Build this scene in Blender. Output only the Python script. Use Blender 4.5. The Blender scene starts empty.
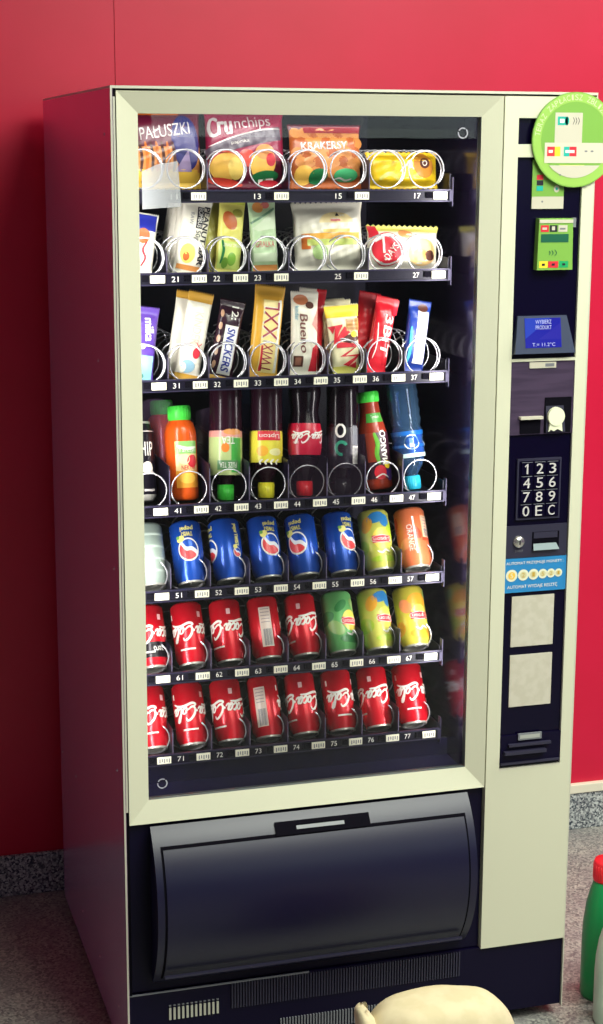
import bpy, bmesh, math, random
from mathutils import Vector, Matrix
random.seed(7)
S = bpy.context.scene
COL = S.collection
PI = math.pi
R = math.radians

# ------------------------------------------------------------------ materials
def lin(c):
    return tuple(((v/255/12.92) if v/255 <= .04045 else ((v/255+.055)/1.055)**2.4) for v in c)
MATS = {}
def M(name, rgb=None, rough=.5, metal=0., spec=.5, emit=0., coat=0.):
    if name in MATS: return MATS[name]
    m = bpy.data.materials.new(name); m.use_nodes = True
    b = m.node_tree.nodes['Principled BSDF']
    c = lin(rgb)
    b.inputs['Base Color'].default_value = (*c, 1)
    b.inputs['Roughness'].default_value = rough
    b.inputs['Metallic'].default_value = metal
    b.inputs['Specular IOR Level'].default_value = spec
    if coat: b.inputs['Coat Weight'].default_value = coat; b.inputs['Coat Roughness'].default_value = .05
    if emit:
        b.inputs['Base Color'].default_value = (c[0]*.1, c[1]*.1, c[2]*.1, 1); b.inputs['Emission Color'].default_value = (*c, 1); b.inputs['Emission Strength'].default_value = emit
    MATS[name] = m
    return m
def mottle(name, rgb1, rgb2, scale, rough=.5, metal=0., spec=.5, vor=False, lo=.4, hi=.6, bump=0., bscale=None, stretch=None, rgb3=None, scale3=8.):
    m = M(name, rgb1, rough, metal, spec)
    nt = m.node_tree; N = nt.nodes; L = nt.links; b = N['Principled BSDF']
    tc = N.new('ShaderNodeTexCoord'); mp = N.new('ShaderNodeMapping')
    if stretch: mp.inputs['Scale'].default_value = stretch
    L.new(tc.outputs['Object'], mp.inputs['Vector'])
    if vor:
        t = N.new('ShaderNodeTexVoronoi'); t.inputs['Scale'].default_value = scale; out = t.outputs['Color']
    else:
        t = N.new('ShaderNodeTexNoise'); t.inputs['Scale'].default_value = scale; t.inputs['Detail'].default_value = 4; out = t.outputs['Fac']
    L.new(mp.outputs[0], t.inputs['Vector'])
    r = N.new('ShaderNodeValToRGB'); r.color_ramp.elements[0].position = lo; r.color_ramp.elements[1].position = hi
    r.color_ramp.elements[0].color = (*lin(rgb1), 1); r.color_ramp.elements[1].color = (*lin(rgb2), 1)
    L.new(out, r.inputs['Fac']); cout = r.outputs['Color']
    if rgb3:
        t3 = N.new('ShaderNodeTexNoise'); t3.inputs['Scale'].default_value = scale3; t3.inputs['Detail'].default_value = 3
        L.new(mp.outputs[0], t3.inputs['Vector'])
        r3 = N.new('ShaderNodeValToRGB'); r3.color_ramp.elements[0].position = .42; r3.color_ramp.elements[1].position = .7
        L.new(t3.outputs['Fac'], r3.inputs['Fac'])
        mx = N.new('ShaderNodeMix'); mx.data_type = 'RGBA'; mx.inputs['B'].default_value = (*lin(rgb3), 1)
        mu = N.new('ShaderNodeMath'); mu.operation = 'MULTIPLY'; mu.inputs[1].default_value = .6
        L.new(r3.outputs['Color'], mu.inputs[0]); L.new(mu.outputs[0], mx.inputs['Factor']); L.new(cout, mx.inputs['A']); cout = mx.outputs['Result']
    L.new(cout, b.inputs['Base Color'])
    if bump:
        t2 = N.new('ShaderNodeTexNoise'); t2.inputs['Scale'].default_value = bscale or scale; t2.inputs['Detail'].default_value = 3
        L.new(mp.outputs[0], t2.inputs['Vector'])
        bp = N.new('ShaderNodeBump'); bp.inputs['Strength'].default_value = bump; bp.inputs['Distance'].default_value = .002
        L.new(t2.outputs['Fac'], bp.inputs['Height']); L.new(bp.outputs[0], b.inputs['Normal'])
    return m
def clear(name, tint, gloss_rough=.02, ior=1.5, haze=0., haze_rgb=(200, 190, 210)):
    m = bpy.data.materials.new(name); m.use_nodes = True; nt = m.node_tree; N = nt.nodes; L = nt.links
    N.remove(N['Principled BSDF']); out = N['Material Output']
    tr = N.new('ShaderNodeBsdfTransparent'); tr.inputs[0].default_value = (*tint, 1)
    gl = N.new('ShaderNodeBsdfGlossy'); gl.inputs['Roughness'].default_value = gloss_rough
    fr = N.new('ShaderNodeFresnel'); fr.inputs['IOR'].default_value = ior
    mx = N.new('ShaderNodeMixShader')
    L.new(fr.outputs[0], mx.inputs[0]); L.new(gl.outputs[0], mx.inputs[2])
    src = tr.outputs[0]
    if haze:
        df = N.new('ShaderNodeBsdfDiffuse'); df.inputs[0].default_value = (*lin(haze_rgb), 1)
        m2 = N.new('ShaderNodeMixShader'); m2.inputs[0].default_value = haze
        L.new(tr.outputs[0], m2.inputs[1]); L.new(df.outputs[0], m2.inputs[2]); src = m2.outputs[0]
    L.new(src, mx.inputs[1]); L.new(mx.outputs[0], out.inputs['Surface'])
    MATS[name] = m
    return m

# setting
wall_m = mottle('red_wall_paint', (198, 8, 54), (204, 11, 60), 6, rough=.40, spec=.5, lo=.3, hi=.7, bump=.06, bscale=260)
floor_m = mottle('grey_terrazzo', (92, 92, 94), (176, 176, 166), 210, rough=.38, vor=True, lo=.15, hi=.9, rgb3=(120, 116, 118), scale3=14)
granite_m = mottle('speckled_granite', (52, 62, 74), (196, 202, 200), 230, rough=.35, vor=True, lo=.25, hi=.8)
strip_m = M('white_trim', (225, 222, 200), .4)
ceil_m = mottle('white_ceiling', (215, 220, 215), (222, 226, 220), 3, rough=.9)
back_m = mottle('pale_plaster', (120, 130, 130), (128, 138, 136), 3, rough=.9)
# machine
silver = mottle('silver_lacquer', (212, 211, 186), (216, 215, 191), 500, rough=.42, metal=.0, spec=.5, lo=.2, hi=.8)
side_m = mottle('brushed_side_sheet', (218, 180, 214), (226, 188, 222), 160, rough=.24, metal=.62, lo=.3, hi=.7, stretch=(1, 1, .05))
edge_m = M('bright_edge', (216, 214, 196), .35, .3)
navy = M('navy_black_plastic', (9, 4, 34), .42, 0, .18)
flap_m = M('navy_flap_plastic', (10, 6, 44), .36, 0, .5)
gloss_black = M('gloss_navy_black', (6, 2, 30), .25, 0, .2)
gap_m = M('dark_gap', (8, 6, 16), .9, 0, .1)
liner_m = mottle('dark_liner', (12, 7, 38), (15, 9, 44), 40, rough=.4, spec=.3)
mirror_liner = M('shiny_side_liner', (44, 34, 62), .16, .75)
shelf_m = M('dark_shelf_steel', (15, 11, 32), .4, .2)
rail_m = M('shelf_rail', (46, 42, 66), .35, .3)
wire_m = M('coated_wire', (222, 222, 226), .25, .6)
tag_m = M('cream_price_tag', (240, 238, 214), .5)
ink = M('dark_ink', (24, 20, 34), .5)
white_ink = M('white_ink', (238, 236, 226), .45)
steel = M('bright_steel', (206, 204, 198), .25, .9)
grey_d = M('dark_grey_plastic', (44, 42, 62), .4)
grey_m = M('mid_grey_plastic', (120, 122, 128), .4)
purple_grey = mottle('purple_grey_metal', (74, 60, 84), (86, 70, 96), 90, rough=.38, metal=.45, stretch=(.1, 1, 1))
cream = M('cream_plate', (200, 194, 176), .45)
lime = M('lime_green_print', (122, 172, 70), .4)
lime_d = M('deep_green_print', (22, 92, 66), .35)
teal = M('teal_print', (20, 176, 160), .4)
red_p = M('red_print', (214, 40, 56), .4)
yellow_p = M('yellow_print', (250, 216, 52), .4)
blue_st = M('blue_sticker', (38, 132, 194), .45)
glass_m = clear('display_glass', (.985, .985, .985), .0, 1.30)
clear_pl = clear('clear_plastic', (.86, .82, .9), .08, 1.35, .07, (150, 120, 160))
clear_thin = clear('clear_front_plastic', (.985, .975, .99), .08, 1.2, .018, (150, 120, 160))
pale_tr = clear('pale_translucent', (.8, .8, .82), .2, 1.4, .30, (200, 205, 205))
screen_m = M('blue_lit_screen', (16, 14, 196), .2, 0, .5, .55)
screen_t = M('lit_letters', (214, 220, 255), .3, 0, .5, .8)
screen_l = M('screen_light_wedge', (40, 74, 226), .2, 0, .5, .55)

# ------------------------------------------------------------------ mesh builder
def link(name, me, parent=None, loc=None, mats=()):
    o = bpy.data.objects.new(name, me); COL.objects.link(o)
    if parent: o.parent = parent
    if loc: o.location = loc
    return o
class MB:
    def __init__(s): s.v = []; s.f = []; s.m = []; s.sm = []; s.mats = []
    def mi(s, mat):
        if mat not in s.mats: s.mats.append(mat)
        return s.mats.index(mat)
    def add(s, vs, fs, mat, smooth=False):
        o = len(s.v); k = s.mi(mat); s.v += [tuple(p) for p in vs]
        for f in fs: s.f.append([i+o for i in f]); s.m.append(k); s.sm.append(smooth)
        return s
    def box(s, x0, x1, y0, y1, z0, z1, mat):
        return s.add([(x0,y0,z0),(x1,y0,z0),(x1,y1,z0),(x0,y1,z0),(x0,y0,z1),(x1,y0,z1),(x1,y1,z1),(x0,y1,z1)],
                     [(0,3,2,1),(4,5,6,7),(0,1,5,4),(1,2,6,5),(2,3,7,6),(3,0,4,7)], mat)
    def prism(s, pts, y0, y1, mat):      # outline in x,z extruded along y
        n = len(pts)
        return s.add([(x,y0,z) for x,z in pts]+[(x,y1,z) for x,z in pts],
                     [list(range(n)), list(range(2*n-1,n-1,-1))]+[(i,i+n,(i+1)%n+n,(i+1)%n) for i in range(n)], mat)
    def lathe(s, prof, mat, seg=28, mats=None, smooth=True, c=(0,0)):   # prof: (r,z)
        n = len(prof); vs = []
        for r, z in prof:
            for k in range(seg):
                a = 2*PI*k/seg; vs.append((c[0]+r*math.cos(a), c[1]+r*math.sin(a), z))
        for i in range(n-1):
            mm = mats[i] if mats else mat
            s.add(vs[i*seg:(i+2)*seg], [(k,(k+1)%seg,(k+1)%seg+seg,k+seg) for k in range(seg)], mm, smooth)
        return s
    def tube(s, pts, r, mat, sides=6, closed=False):
        pts = [Vector(p) for p in pts]; n = len(pts); vs = []; up = Vector((0,0,1)); prev = None
        for i, p in enumerate(pts):
            t = (pts[min(i+1,n-1)]-pts[max(i-1,0)]).normalized()
            if prev is None:
                a = t.cross(up)
                if a.length < .1: a = t.cross(Vector((1,0,0)))
            else: a = prev - t*prev.dot(t)
            a.normalize(); prev = a; b = t.cross(a)
            for k in range(sides):
                w = 2*PI*k/sides; vs.append(p + a*(r*math.cos(w)) + b*(r*math.sin(w)))
        fs = [(i*sides+k, i*sides+(k+1)%sides, (i+1)*sides+(k+1)%sides, (i+1)*sides+k) for i in range(n-1) for k in range(sides)]
        fs += [list(range(sides))[::-1], [(n-1)*sides+k for k in range(sides)]]
        return s.add(vs, fs, mat, True)
    def mesh(s, name, weld=True):
        me = bpy.data.meshes.new(name); me.from_pydata(s.v, [], s.f)
        for m in s.mats: me.materials.append(m)
        me.polygons.foreach_set('material_index', s.m); me.polygons.foreach_set('use_smooth', s.sm)
        if weld:
            bm = bmesh.new(); bm.from_mesh(me); bmesh.ops.remove_doubles(bm, verts=bm.verts, dist=1e-6)
            bm.to_mesh(me); bm.free()
        me.update()
        return me
    def build(s, name, parent=None, loc=None, bevel=0, weld=True):
        o = link(name, s.mesh(name, weld), parent, loc)
        if bevel:
            b = o.modifiers.new('bevel', 'BEVEL'); b.width = bevel; b.segments = 2; b.limit_method = 'ANGLE'
        return o

# ------------------------------------------------------------------ flat artwork mapped on surfaces
TXT = {}
def text_raw(t):
    if t in TXT: return TXT[t]
    cu = bpy.data.curves.new('lettering', 'FONT'); cu.body = t; cu.resolution_u = 3
    ob = bpy.data.objects.new('lettering', cu); COL.objects.link(ob)
    bpy.context.view_layer.update()
    me = ob.evaluated_get(bpy.context.evaluated_depsgraph_get()).to_mesh()
    vs = [(v.co.x, v.co.y) for v in me.vertices]; fs = [tuple(p.vertices) for p in me.polygons]
    ob.evaluated_get(bpy.context.evaluated_depsgraph_get()).to_mesh_clear()
    bpy.data.objects.remove(ob); bpy.data.curves.remove(cu)
    xs = [v[0] for v in vs]; ys = [v[1] for v in vs]
    x0, x1, y0, y1 = min(xs), max(xs), min(ys), max(ys)
    vs = [((x-(x0+x1)/2)/(x1-x0), (y-(y0+y1)/2)/(y1-y0)) for x, y in vs]
    TXT[t] = (vs, fs); return TXT[t]
def smooth_line(p, n=8):
    out = []
    for i in range(len(p)-1):
        a, b, c, d = p[max(i-1,0)], p[i], p[i+1], p[min(i+2,len(p)-1)]
        for k in range(n):
            t = k/n
            out.append(tuple(.5*((2*b[j])+(-a[j]+c[j])*t+(2*a[j]-5*b[j]+4*c[j]-d[j])*t*t+(-a[j]+3*b[j]-3*c[j]+d[j])*t**3) for j in range(2)))
    out.append(tuple(p[-1])); return out
class Art:
    """flat shapes in (u, v) metres laid on a surface fn(u, v, offset)"""
    def __init__(s, fn, step=None, base=.0005, lay=.00022, cu=0., cv=0.):
        s.fn = fn; s.step = step; s.mb = MB(); s.base = base; s.lay = lay
    def put(s, vs, fs, mat, layer=0, at=(0,0), rot=0., smooth=True):
        ca, sa = math.cos(rot), math.sin(rot)
        pts = [(at[0]+x*ca-y*sa, at[1]+x*sa+y*ca) for x, y in vs]
        if s.step:
            bm = bmesh.new(); bv = [bm.verts.new((x, y, 0)) for x, y in pts]
            for f in fs:
                try: bm.faces.new([bv[i] for i in f])
                except ValueError: pass
            for ax in (0, 1) if isinstance(s.step, tuple) else (0,):
                st = s.step[ax] if isinstance(s.step, tuple) else s.step
                lo = min(p[ax] for p in pts); hi = max(p[ax] for p in pts)
                k = math.ceil(lo/st)
                while k*st < hi:
                    co = [0,0,0]; no = [0,0,0]; co[ax] = k*st; no[ax] = 1
                    bmesh.ops.bisect_plane(bm, geom=bm.verts[:]+bm.edges[:]+bm.faces[:], dist=1e-7, plane_co=co, plane_no=no); k += 1
            bm.verts.index_update()
            pts = [(v.co.x, v.co.y) for v in bm.verts]; fs = [[v.index for v in f.verts] for f in bm.faces]; bm.free()
        o = s.base + layer*s.lay
        # make faces point out of the surface
        out = []
        for f in fs:
            ar = sum(pts[f[i]][0]*pts[f[(i+1)%len(f)]][1]-pts[f[(i+1)%len(f)]][0]*pts[f[i]][1] for i in range(len(f)))
            out.append(list(f) if ar > 0 else list(f)[::-1])
        s.mb.add([s.fn(x, y, o) for x, y in pts], out, mat, smooth)
        return s
    def text(s, t, w, h, at, mat, layer=2, rot=0., shear=0., bold=0.):
        vs, fs = text_raw(t)
        for q, (dx, dy) in enumerate(((0,0),(1,.4),(-1,-.4)) if bold else ((0,0),)):
            s.put([(x*w+y*h*shear+dx*bold, y*h+dy*bold) for x, y in vs], fs, mat, layer+.25*q, at, rot)
        return s
    def rect(s, x0, x1, y0, y1, mat, layer=0, rot=0.):
        cx, cy = (x0+x1)/2, (y0+y1)/2
        return s.put([(x0-cx,y0-cy),(x1-cx,y0-cy),(x1-cx,y1-cy),(x0-cx,y1-cy)], [(0,1,2,3)], mat, layer, (cx,cy), rot)
    def poly(s, pts, mat, layer=0):
        return s.put(pts, [list(range(len(pts)))], mat, layer)
    def disc(s, at, rx, ry, mat, layer=0, rot=0., a0=0., a1=2*PI, n=28):
        vs = [(rx*math.cos(a0+(a1-a0)*k/n), ry*math.sin(a0+(a1-a0)*k/n)) for k in range(n+1)]
        if abs(a1-a0-2*PI) < 1e-6: vs = vs[:-1]
        return s.put(vs, [list(range(len(vs)))], mat, layer, at, rot)
    def ring(s, at, rx, ry, w, mat, layer=0, rot=0., a0=0., a1=2*PI, n=28):
        vs = []
        for k in range(n+1):
            a = a0+(a1-a0)*k/n; c, d = math.cos(a), math.sin(a); vs += [(rx*c, ry*d), ((rx-w)*c, (ry-w)*d)]
        return s.put(vs, [(2*k,2*k+2,2*k+3,2*k+1) for k in range(n)], mat, layer, at, rot)
    def stroke(s, pts, w, mat, layer=2, at=(0,0), rot=0., taper=True, smooth=8):
        p = smooth_line(pts, smooth) if smooth else list(pts); n = len(p); vs = []
        for i in range(n):
            a, b = p[max(i-1,0)], p[min(i+1,n-1)]; dx, dy = b[0]-a[0], b[1]-a[1]; l = math.hypot(dx,dy) or 1
            ww = w/2*(1 if not taper else (.35+.65*math.sin(PI*i/(n-1))**.5 if 0 < i < n-1 else .3))
            vs += [(p[i][0]-dy/l*ww, p[i][1]+dx/l*ww), (p[i][0]+dy/l*ww, p[i][1]-dx/l*ww)]
        return s.put(vs, [(2*i,2*i+1,2*i+3,2*i+2) for i in range(n-1)], mat, layer, at, rot)
    def build(s, name, parent): 
        return link(name, s.mb.mesh(name, weld=False), parent)
def plane_fn(y):  return lambda u, v, o: (u, y-o, v)
def prof_r(prof):
    pr = sorted(prof, key=lambda p: p[1])
    def r(z):
        for (r0,z0),(r1,z1) in zip(pr, pr[1:]):
            if z0 <= z <= z1: return r0+(r1-r0)*((z-z0)/((z1-z0) or 1))
        return pr[-1][0] if z > pr[-1][1] else pr[0][0]
    return r
def cyl_fn(rf, flip_h=None):
    def fn(u, v, o):
        if flip_h is not None: u, v = -u, flip_h-v
        r0 = rf if not callable(rf) else rf(v); rr = .033 if callable(rf) else rf
        a = u/rr
        return ((r0+o)*math.sin(a), -(r0+o)*math.cos(a), v)
    return fn

# ------------------------------------------------------------------ things
def tag(o, label=None, cat=None, group=None, kind=None):
    if label: o['label'] = label
    if cat: o['category'] = cat
    if group: o['group'] = group
    if kind: o['kind'] = kind
    return o
def empty(name, loc=(0,0,0)):
    o = bpy.data.objects.new(name, None); COL.objects.link(o); o.location = loc; o.empty_display_size = .05; return o
def kids(o): return [c for c in bpy.data.objects if c.parent == o]
def copy_tree(o, parent=None):
    c = o.copy(); COL.objects.link(c)
    if parent: c.parent = parent
    for ch in kids(o): copy_tree(ch, c)
    return c
def pose(o, loc, lean=0., side=0., spin=0.):   # lean: top away from the viewer; side: top to the right
    o.matrix_world = Matrix.Translation(loc) @ Matrix.Rotation(-lean, 4, 'X') @ Matrix.Rotation(side, 4, 'Y') @ Matrix.Rotation(spin, 4, 'Z')

# ================================================================== THE SETTING
b = MB(); b.box(-4.2, 4.6, -6.4, 1.1, -.06, 0, floor_m); tag(b.build('floor'), kind='structure')
b = MB()
b.box(-4.2, .1695, .885, .99, 0, 3.0, wall_m); b.box(.1715, 4.6, .885, .99, 0, 3.0, wall_m); b.box(.16, .18, .888, .985, 0, 3.0, wall_m)
tag(b.build('wall_back'), kind='structure')
b = MB(); b.box(-4.2, 4.6, .872, .885, 0, .100, granite_m); tag(b.build('baseboard_back', bevel=.002), kind='structure')
b = MB(); b.box(.30, 4.6, .868, .885, .100, .124, strip_m); tag(b.build('trim_1', bevel=.002), kind='structure')
b = MB(); b.box(-4.2, 4.6, -6.4, 1.1, 3.0, 3.08, ceil_m); tag(b.build('ceiling'), kind='structure')
b = MB()
WX0, WX1, WZ0, WZ1 = 1.35, 3.75, 1.80, 2.75
b.box(-4.2, WX0, -6.4, -6.25, 0, 3.0, back_m); b.box(WX1, 4.6, -6.4, -6.25, 0, 3.0, back_m)
b.box(WX0, WX1, -6.4, -6.25, 0, WZ0, back_m); b.box(WX0, WX1, -6.4, -6.25, WZ1, 3.0, back_m)
tag(b.build('wall_front'), kind='structure')
b = MB()
for x in (WX0, (WX0+WX1)/2-.025, WX1-.05): b.box(x, x+.05, -6.36, -6.29, WZ0, WZ1, strip_m)
for z in (WZ0, WZ1-.05): b.box(WX0, WX1, -6.36, -6.29, z, z+.05, strip_m)
tag(b.build('window_1'), kind='structure')

# ================================================================== THE VENDING MACHINE
W, H, D = .8944, 1.83, .80
vm = empty('vending_machine')
tag(vm, 'silver glass-fronted snack and drink vending machine standing against the red wall', 'vending machine')

# cabinet shell
b = MB()
b.box(0, .003, 0, D, .03, H, edge_m)
b.v = []; b.f = []; b.m = []; b.sm = []
b.box(0, .0040, .0015, D, .022, H-.004, side_m); b.box(.0040, .0115, .014, D, .022, H-.004, navy)
b.box(W-.0115, W, .045, D, .022, H-.004, side_m)
b.box(0, W, .0015, D, H-.004, H, silver)
b.box(.0115, W-.0115, D-.01, D, .022, H-.004, side_m)
b.box(.0115, W-.0115, .03, D-.01, .022, .04, gap_m)
cab = b.build('cabinet', vm)
b = MB(); b.box(0, .0032, 0, .0015, .022, H, edge_m); b.box(.0032, W, 0, .0015, H-.0045, H, edge_m); b.box(W-.002, W, .0, .045, .022, H-.0045, edge_m)
b.build('edge_trim', cab)
b = MB(); b.box(.0048, .0082, .001, .012, .54, 1.812, edge_m); b.box(.0032, .0098, .004, .03, .1725, 1.8255, gap_m)
b.build('hinge_strip', vm)
for y, z in [(.065,1.751),(.176,1.349),(.052,.989),(.771,.385),(.576,.399),(.063,.601),(.753,.110),(.525,.105),(.309,.104),(.072,.22),(.094,.105)]:
    r = MB(); r.lathe([(0,-.0016),(.002,-.0013),(.0031,-.0005),(.0034,.0004)], steel, 12)
    o = r.build('rivet', cab); o.matrix_local = Matrix.Translation((0, y, z)) @ Matrix.Rotation(PI/2, 4, 'Y')
for x in (.06, W-.06):
    for y in (.08, D-.08):
        f = MB(); f.lathe([(0,0),(.022,0),(.024,.004),(.020,.010),(.009,.011),(.009,.024)], navy, 16); f.build('foot', vm, (x, y, 0))

# display door: mitred sloping frame, glass
DX0, DX1, DZ0, DZ1 = .0100, .7098, .5145, 1.8220
GX0, GX1, GZ0, GZ1 = .0488, .6732, .5555, 1.7853
b = MB()
def ringq(a, ya, c, yc, mat):
    (x0,x1,z0,z1), (X0,X1,Z0,Z1) = a, c
    va = [(x0,ya,z0),(x1,ya,z0),(x1,ya,z1),(x0,ya,z1)]; vc = [(X0,yc,Z0),(X1,yc,Z0),(X1,yc,Z1),(X0,yc,Z1)]
    b.add(va+vc, [(i,(i+1)%4,(i+1)%4+4,i+4) for i in range(4)], mat)
oo = (DX0,DX1,DZ0,DZ1); ii = (GX0,GX1,GZ0,GZ1)
ringq(oo, 0, ii, .013, silver)
rubber = M('grey_glazing_seal', (88, 96, 96), .4)
ringq(ii, .013, ii, .030, rubber)
ringq(ii, .030, oo, .030, silver); ringq(oo, .030, oo, 0, silver)
door = b.build('display_door', vm)
b = MB(); b.box(GX0, GX1, .0235, .0275, GZ0, GZ1, glass_m); gp = b.build('glass_pane', door)
mk = M('pale_glass_mark', (190, 190, 200), .5)
for x, z in ((.642,1.757),(.077,.581)):
    a = Art(plane_fn(.0234), None, .0002)
    a.ring((x,z), .0098, .0098, .0022, mk, 0, 0, R(60), R(150), 10).ring((x,z), .0098, .0098, .0022, mk, 0, 0, R(170), R(290), 12).ring((x,z), .0098, .0098, .0022, mk, 0, 0, R(-65), R(45), 10)
    a.build('glass_mark', door)

# dark interior
b = MB()
b.box(.0118, .021, .035, .72, .53, 1.815, liner_m)
b.box(.021, .70, .70, .72, .53, 1.815, liner_m)
b.box(.021, .70, .035, .70, 1.803, 1.815, liner_m)
b.box(.021, .70, .035, .70, .52, .532, liner_m)
b.box(.021, .70, .150, .158, .532, .566, liner_m)
b.build('interior_liner', vm)
b = MB(); b.box(.690, .70, .035, .70, .532, 1.803, mirror_liner); b.build('side_liner', vm)

# shelves
TAGX = [.105+.0773*i for i in range(8)]
CX = [.0855+.0766*i for i in range(8)]
SZ = [1.644, 1.497, 1.303, 1.0687, .9058, .7437, .581]
def slots_of(row):
    if row == 1: return [(1,'11'),(3,'13'),(5,'15'),(7,'17')]
    if row == 2: return [(0,'20'),(1,'21'),(2,'22'),(3,'23'),(5,'25'),(7,'27')]
    return [(i, '%d%d' % (row, i)) for i in range(8)]
def helix(keys, rad, cz, n=16):
    pts = []
    for (a0,y0),(a1,y1) in zip(keys, keys[1:]):
        k = max(2, int(abs(a1-a0)/360*n*1.5))
        for j in range(k):
            t = j/k; a = R(a0+(a1-a0)*t); pts.append((rad*math.cos(a), y0+(y1-y0)*t, cz+rad*math.sin(a)))
    a = R(keys[-1][0]); pts.append((rad*math.cos(a), keys[-1][1], cz+rad*math.sin(a)))
    return pts
def spiral_mesh(kind):
    m = MB()
    if kind == 'can':
        k = [(52,.166),(0,.172),(-45,.182),(-90,.205),(-180,.240),(-270,.285)]; a, y = -270, .285; rad = .0375
        step = .085
    elif kind == 'bottle':
        k = [(215,.150),(90,.153),(0,.155),(-120,.16)]; a, y = -120, .16; rad = .0345; step = .095
        k += [(-200,.235)]; a, y = -200, .235
    else:
        k = [(-50,.150),(90,.152),(180,.153),(300,.156)]; a, y = 300, .156; rad = .0345; step = -.048
    while y < .50:
        a -= 180 if step > 0 else -180; y += abs(step)/2; k.append((a, y))
    m.tube(helix(k, rad, rad+.0035), .0013 if kind == 'bottle' else .0015, wire_m, 6)
    return m.mesh('spiral_coil')
SPM = {k: spiral_mesh(k) for k in ('can', 'bottle', 'bar')}
TRAY = {}
for row in range(1, 8):
    z = SZ[row-1]; tz = z+{1:.010, 2:.001, 3:.001, 4:-.001}.get(row, -.0105); TRAY[row] = tz
    b = MB()
    b.box(.022, .6690, .146, .64, tz-.003, tz, shelf_m)                      # tray sheet
    b.box(.022, .6690, .1425, .146, z-.0115, z+.0115, shelf_m)                    # front strip
    b.box(.022, .6690, .1395, .1425, z+.0085, z+.0115, rail_m)               # label rail lips
    b.box(.022, .6690, .1395, .1425, z-.0115, z-.0095, rail_m)
    b.box(.022, .0250, .146, .64, tz, tz+.03, shelf_m)
    b.box(.6665, .6690, .146, .64, tz, tz+.03, shelf_m)
    sh = b.build('shelf', vm)
    b = MB(); b.box(.6692, .6712, .137, .150, z-.020, z+.034, rail_m); b.box(.664, .6692, .137, .1395, z-.0095, z+.0085, rail_m)
    b.build('end_bracket', sh)
    for i, num in slots_of(row):
        t = MB(); x = TAGX[i]
        t.box(-.0135, .0135, .1388, .1410, -.0068, .0068, tag_m)
        for k in range(5): t.box(-.0095+k*.0046, -.0075+k*.0046, .1385, .1389, -.0028 if k % 2 else -.0046, .0034, grey_m)
        t.build('price_tag', sh, (x, 0, z))
        a = Art(plane_fn(.1421), None, .0002); nx = x-.0445 if i else x-.0445
        a.text(num, .0125, .0098, (0, 0), white_ink, 0); n = a.build('slot_number', sh); n.location = (nx, 0, z-.0005)
        c = MB(); c.box(-.006, .006, .139, .1422, -.0055, .0055, gap_m); c.build('tag_clip', sh, (x-.0225, 0, z+.001))
    for i in range(8):
        o = bpy.data.objects.new('spiral_coil', SPM['bar' if row <= 3 else 'bottle' if row == 4 else 'can']); COL.objects.link(o); o.parent = sh
        o.location = (CX[i], 0, tz)
    if row == 1: dv = [.200, .353, .508]
    elif row == 2: dv = [.1238, .2004, .277, .353, .508]
    else: dv = [CX[i]+.0383 for i in range(7)]
    hh = {1:.055, 2:.05, 3:.055, 4:.085, 5:.07, 6:.07, 7:.07}[row]
    for x in dv:
        d = MB(); d.prism([(x-.0006,tz),(x+.0006,tz),(x+.0006,tz+hh),(x-.0006,tz+hh)], .147, .60, M('smoky_divider', (22, 17, 36), .3)); 
        d.box(x-.0009, x+.0009, .1458, .147, tz, tz+hh*.9, M('divider_edge', (84, 78, 100), .35)); d.build('divider', sh)
    if row == 4:      # clear retaining sheets
        def sheet(x0, x1, z0, z1, bulge, y, mt=clear_pl):
            m = MB(); n = 14; vs = []
            for k in range(n+1):
                t = k/n; x = x0+(x1-x0)*t; zz = z1+bulge*math.sin(PI*t)
                for yy, q in ((y, z0), (y, zz), (y+.0012, zz), (y+.0012, z0)): vs.append((x, yy-.012*math.sin(PI*t)*0, q))
            m.add(vs, [(4*k+i, 4*k+4+i, 4*k+4+(i+1)%4, 4*k+(i+1)%4) for k in range(n) for i in range(4)], mt)
            m.build('clear_retainer', sh)
        sheet(.046, .198, tz+.02, tz+.150, .045, .262)
        sheet(.200, .352, tz+.01, tz+.168, .012, .258)
        sheet(.354, .506, tz+.004, tz+.128, .0, .1475, clear_thin)
    if row == 1:
        m = MB(); m.add([(.077,.128,z-.022),(.148,.128,z-.018),(.142,.128,z+.062),(.104,.128,z+.056),(.077,.128,z+.044),
                         (.077,.130,z-.022),(.148,.130,z-.018),(.142,.130,z+.062),(.104,.130,z+.056),(.077,.130,z+.044)],
                        [(0,1,2,3,4),(9,8,7,6,5),(0,5,6,1),(1,6,7,2),(2,7,8,3),(3,8,9,4),(4,9,5,0)], pale_tr)
        m.box(.10, .12, .130, .1393, z+.0085, z+.0115, pale_tr)
        m.build('pale_sheet', sh)  # pale translucent sheet in front of the shelf edge

# lower black front with the rounded delivery flap
b = MB(); b.box(.0116, .7105, .012, .045, .1745, .5125, navy); lower = b.build('lower_panel', vm)
def arc_pts(z0, z1, sag, n, off=0.):
    c = (z1-z0); rad = (c*c/4+sag*sag)/(2*sag); h = rad-sag; a = math.asin(c/2/rad); zc = (z0+z1)/2
    return [( (h) - (rad+off)*math.cos(-a+2*a*k/n)+.001, zc+(rad+off)*math.sin(-a+2*a*k/n)) for k in range(n+1)]
def drum(x0, x1, arc, mat, inner=.012):
    m = MB(); n = len(arc); vs = [(x, y, z) for x in (x0, x1) for y, z in arc]
    m.add(vs, [(k, k+n, k+n+1, k+1) for k in range(n-1)], mat, True)
    for q, x in ((0, x0), (1, x1)):
        c = list(range(n)); 
        m.add([(x, y, z) for y, z in arc], [c if q else c[::-1]], mat)
    y0, z0 = arc[0]; y1, z1 = arc[-1]
    m.add([(x0,y0,z0),(x1,y0,z0),(x1,y1,z1),(x0,y1,z1)], [(0,3,2,1)], mat)
    return m
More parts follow.
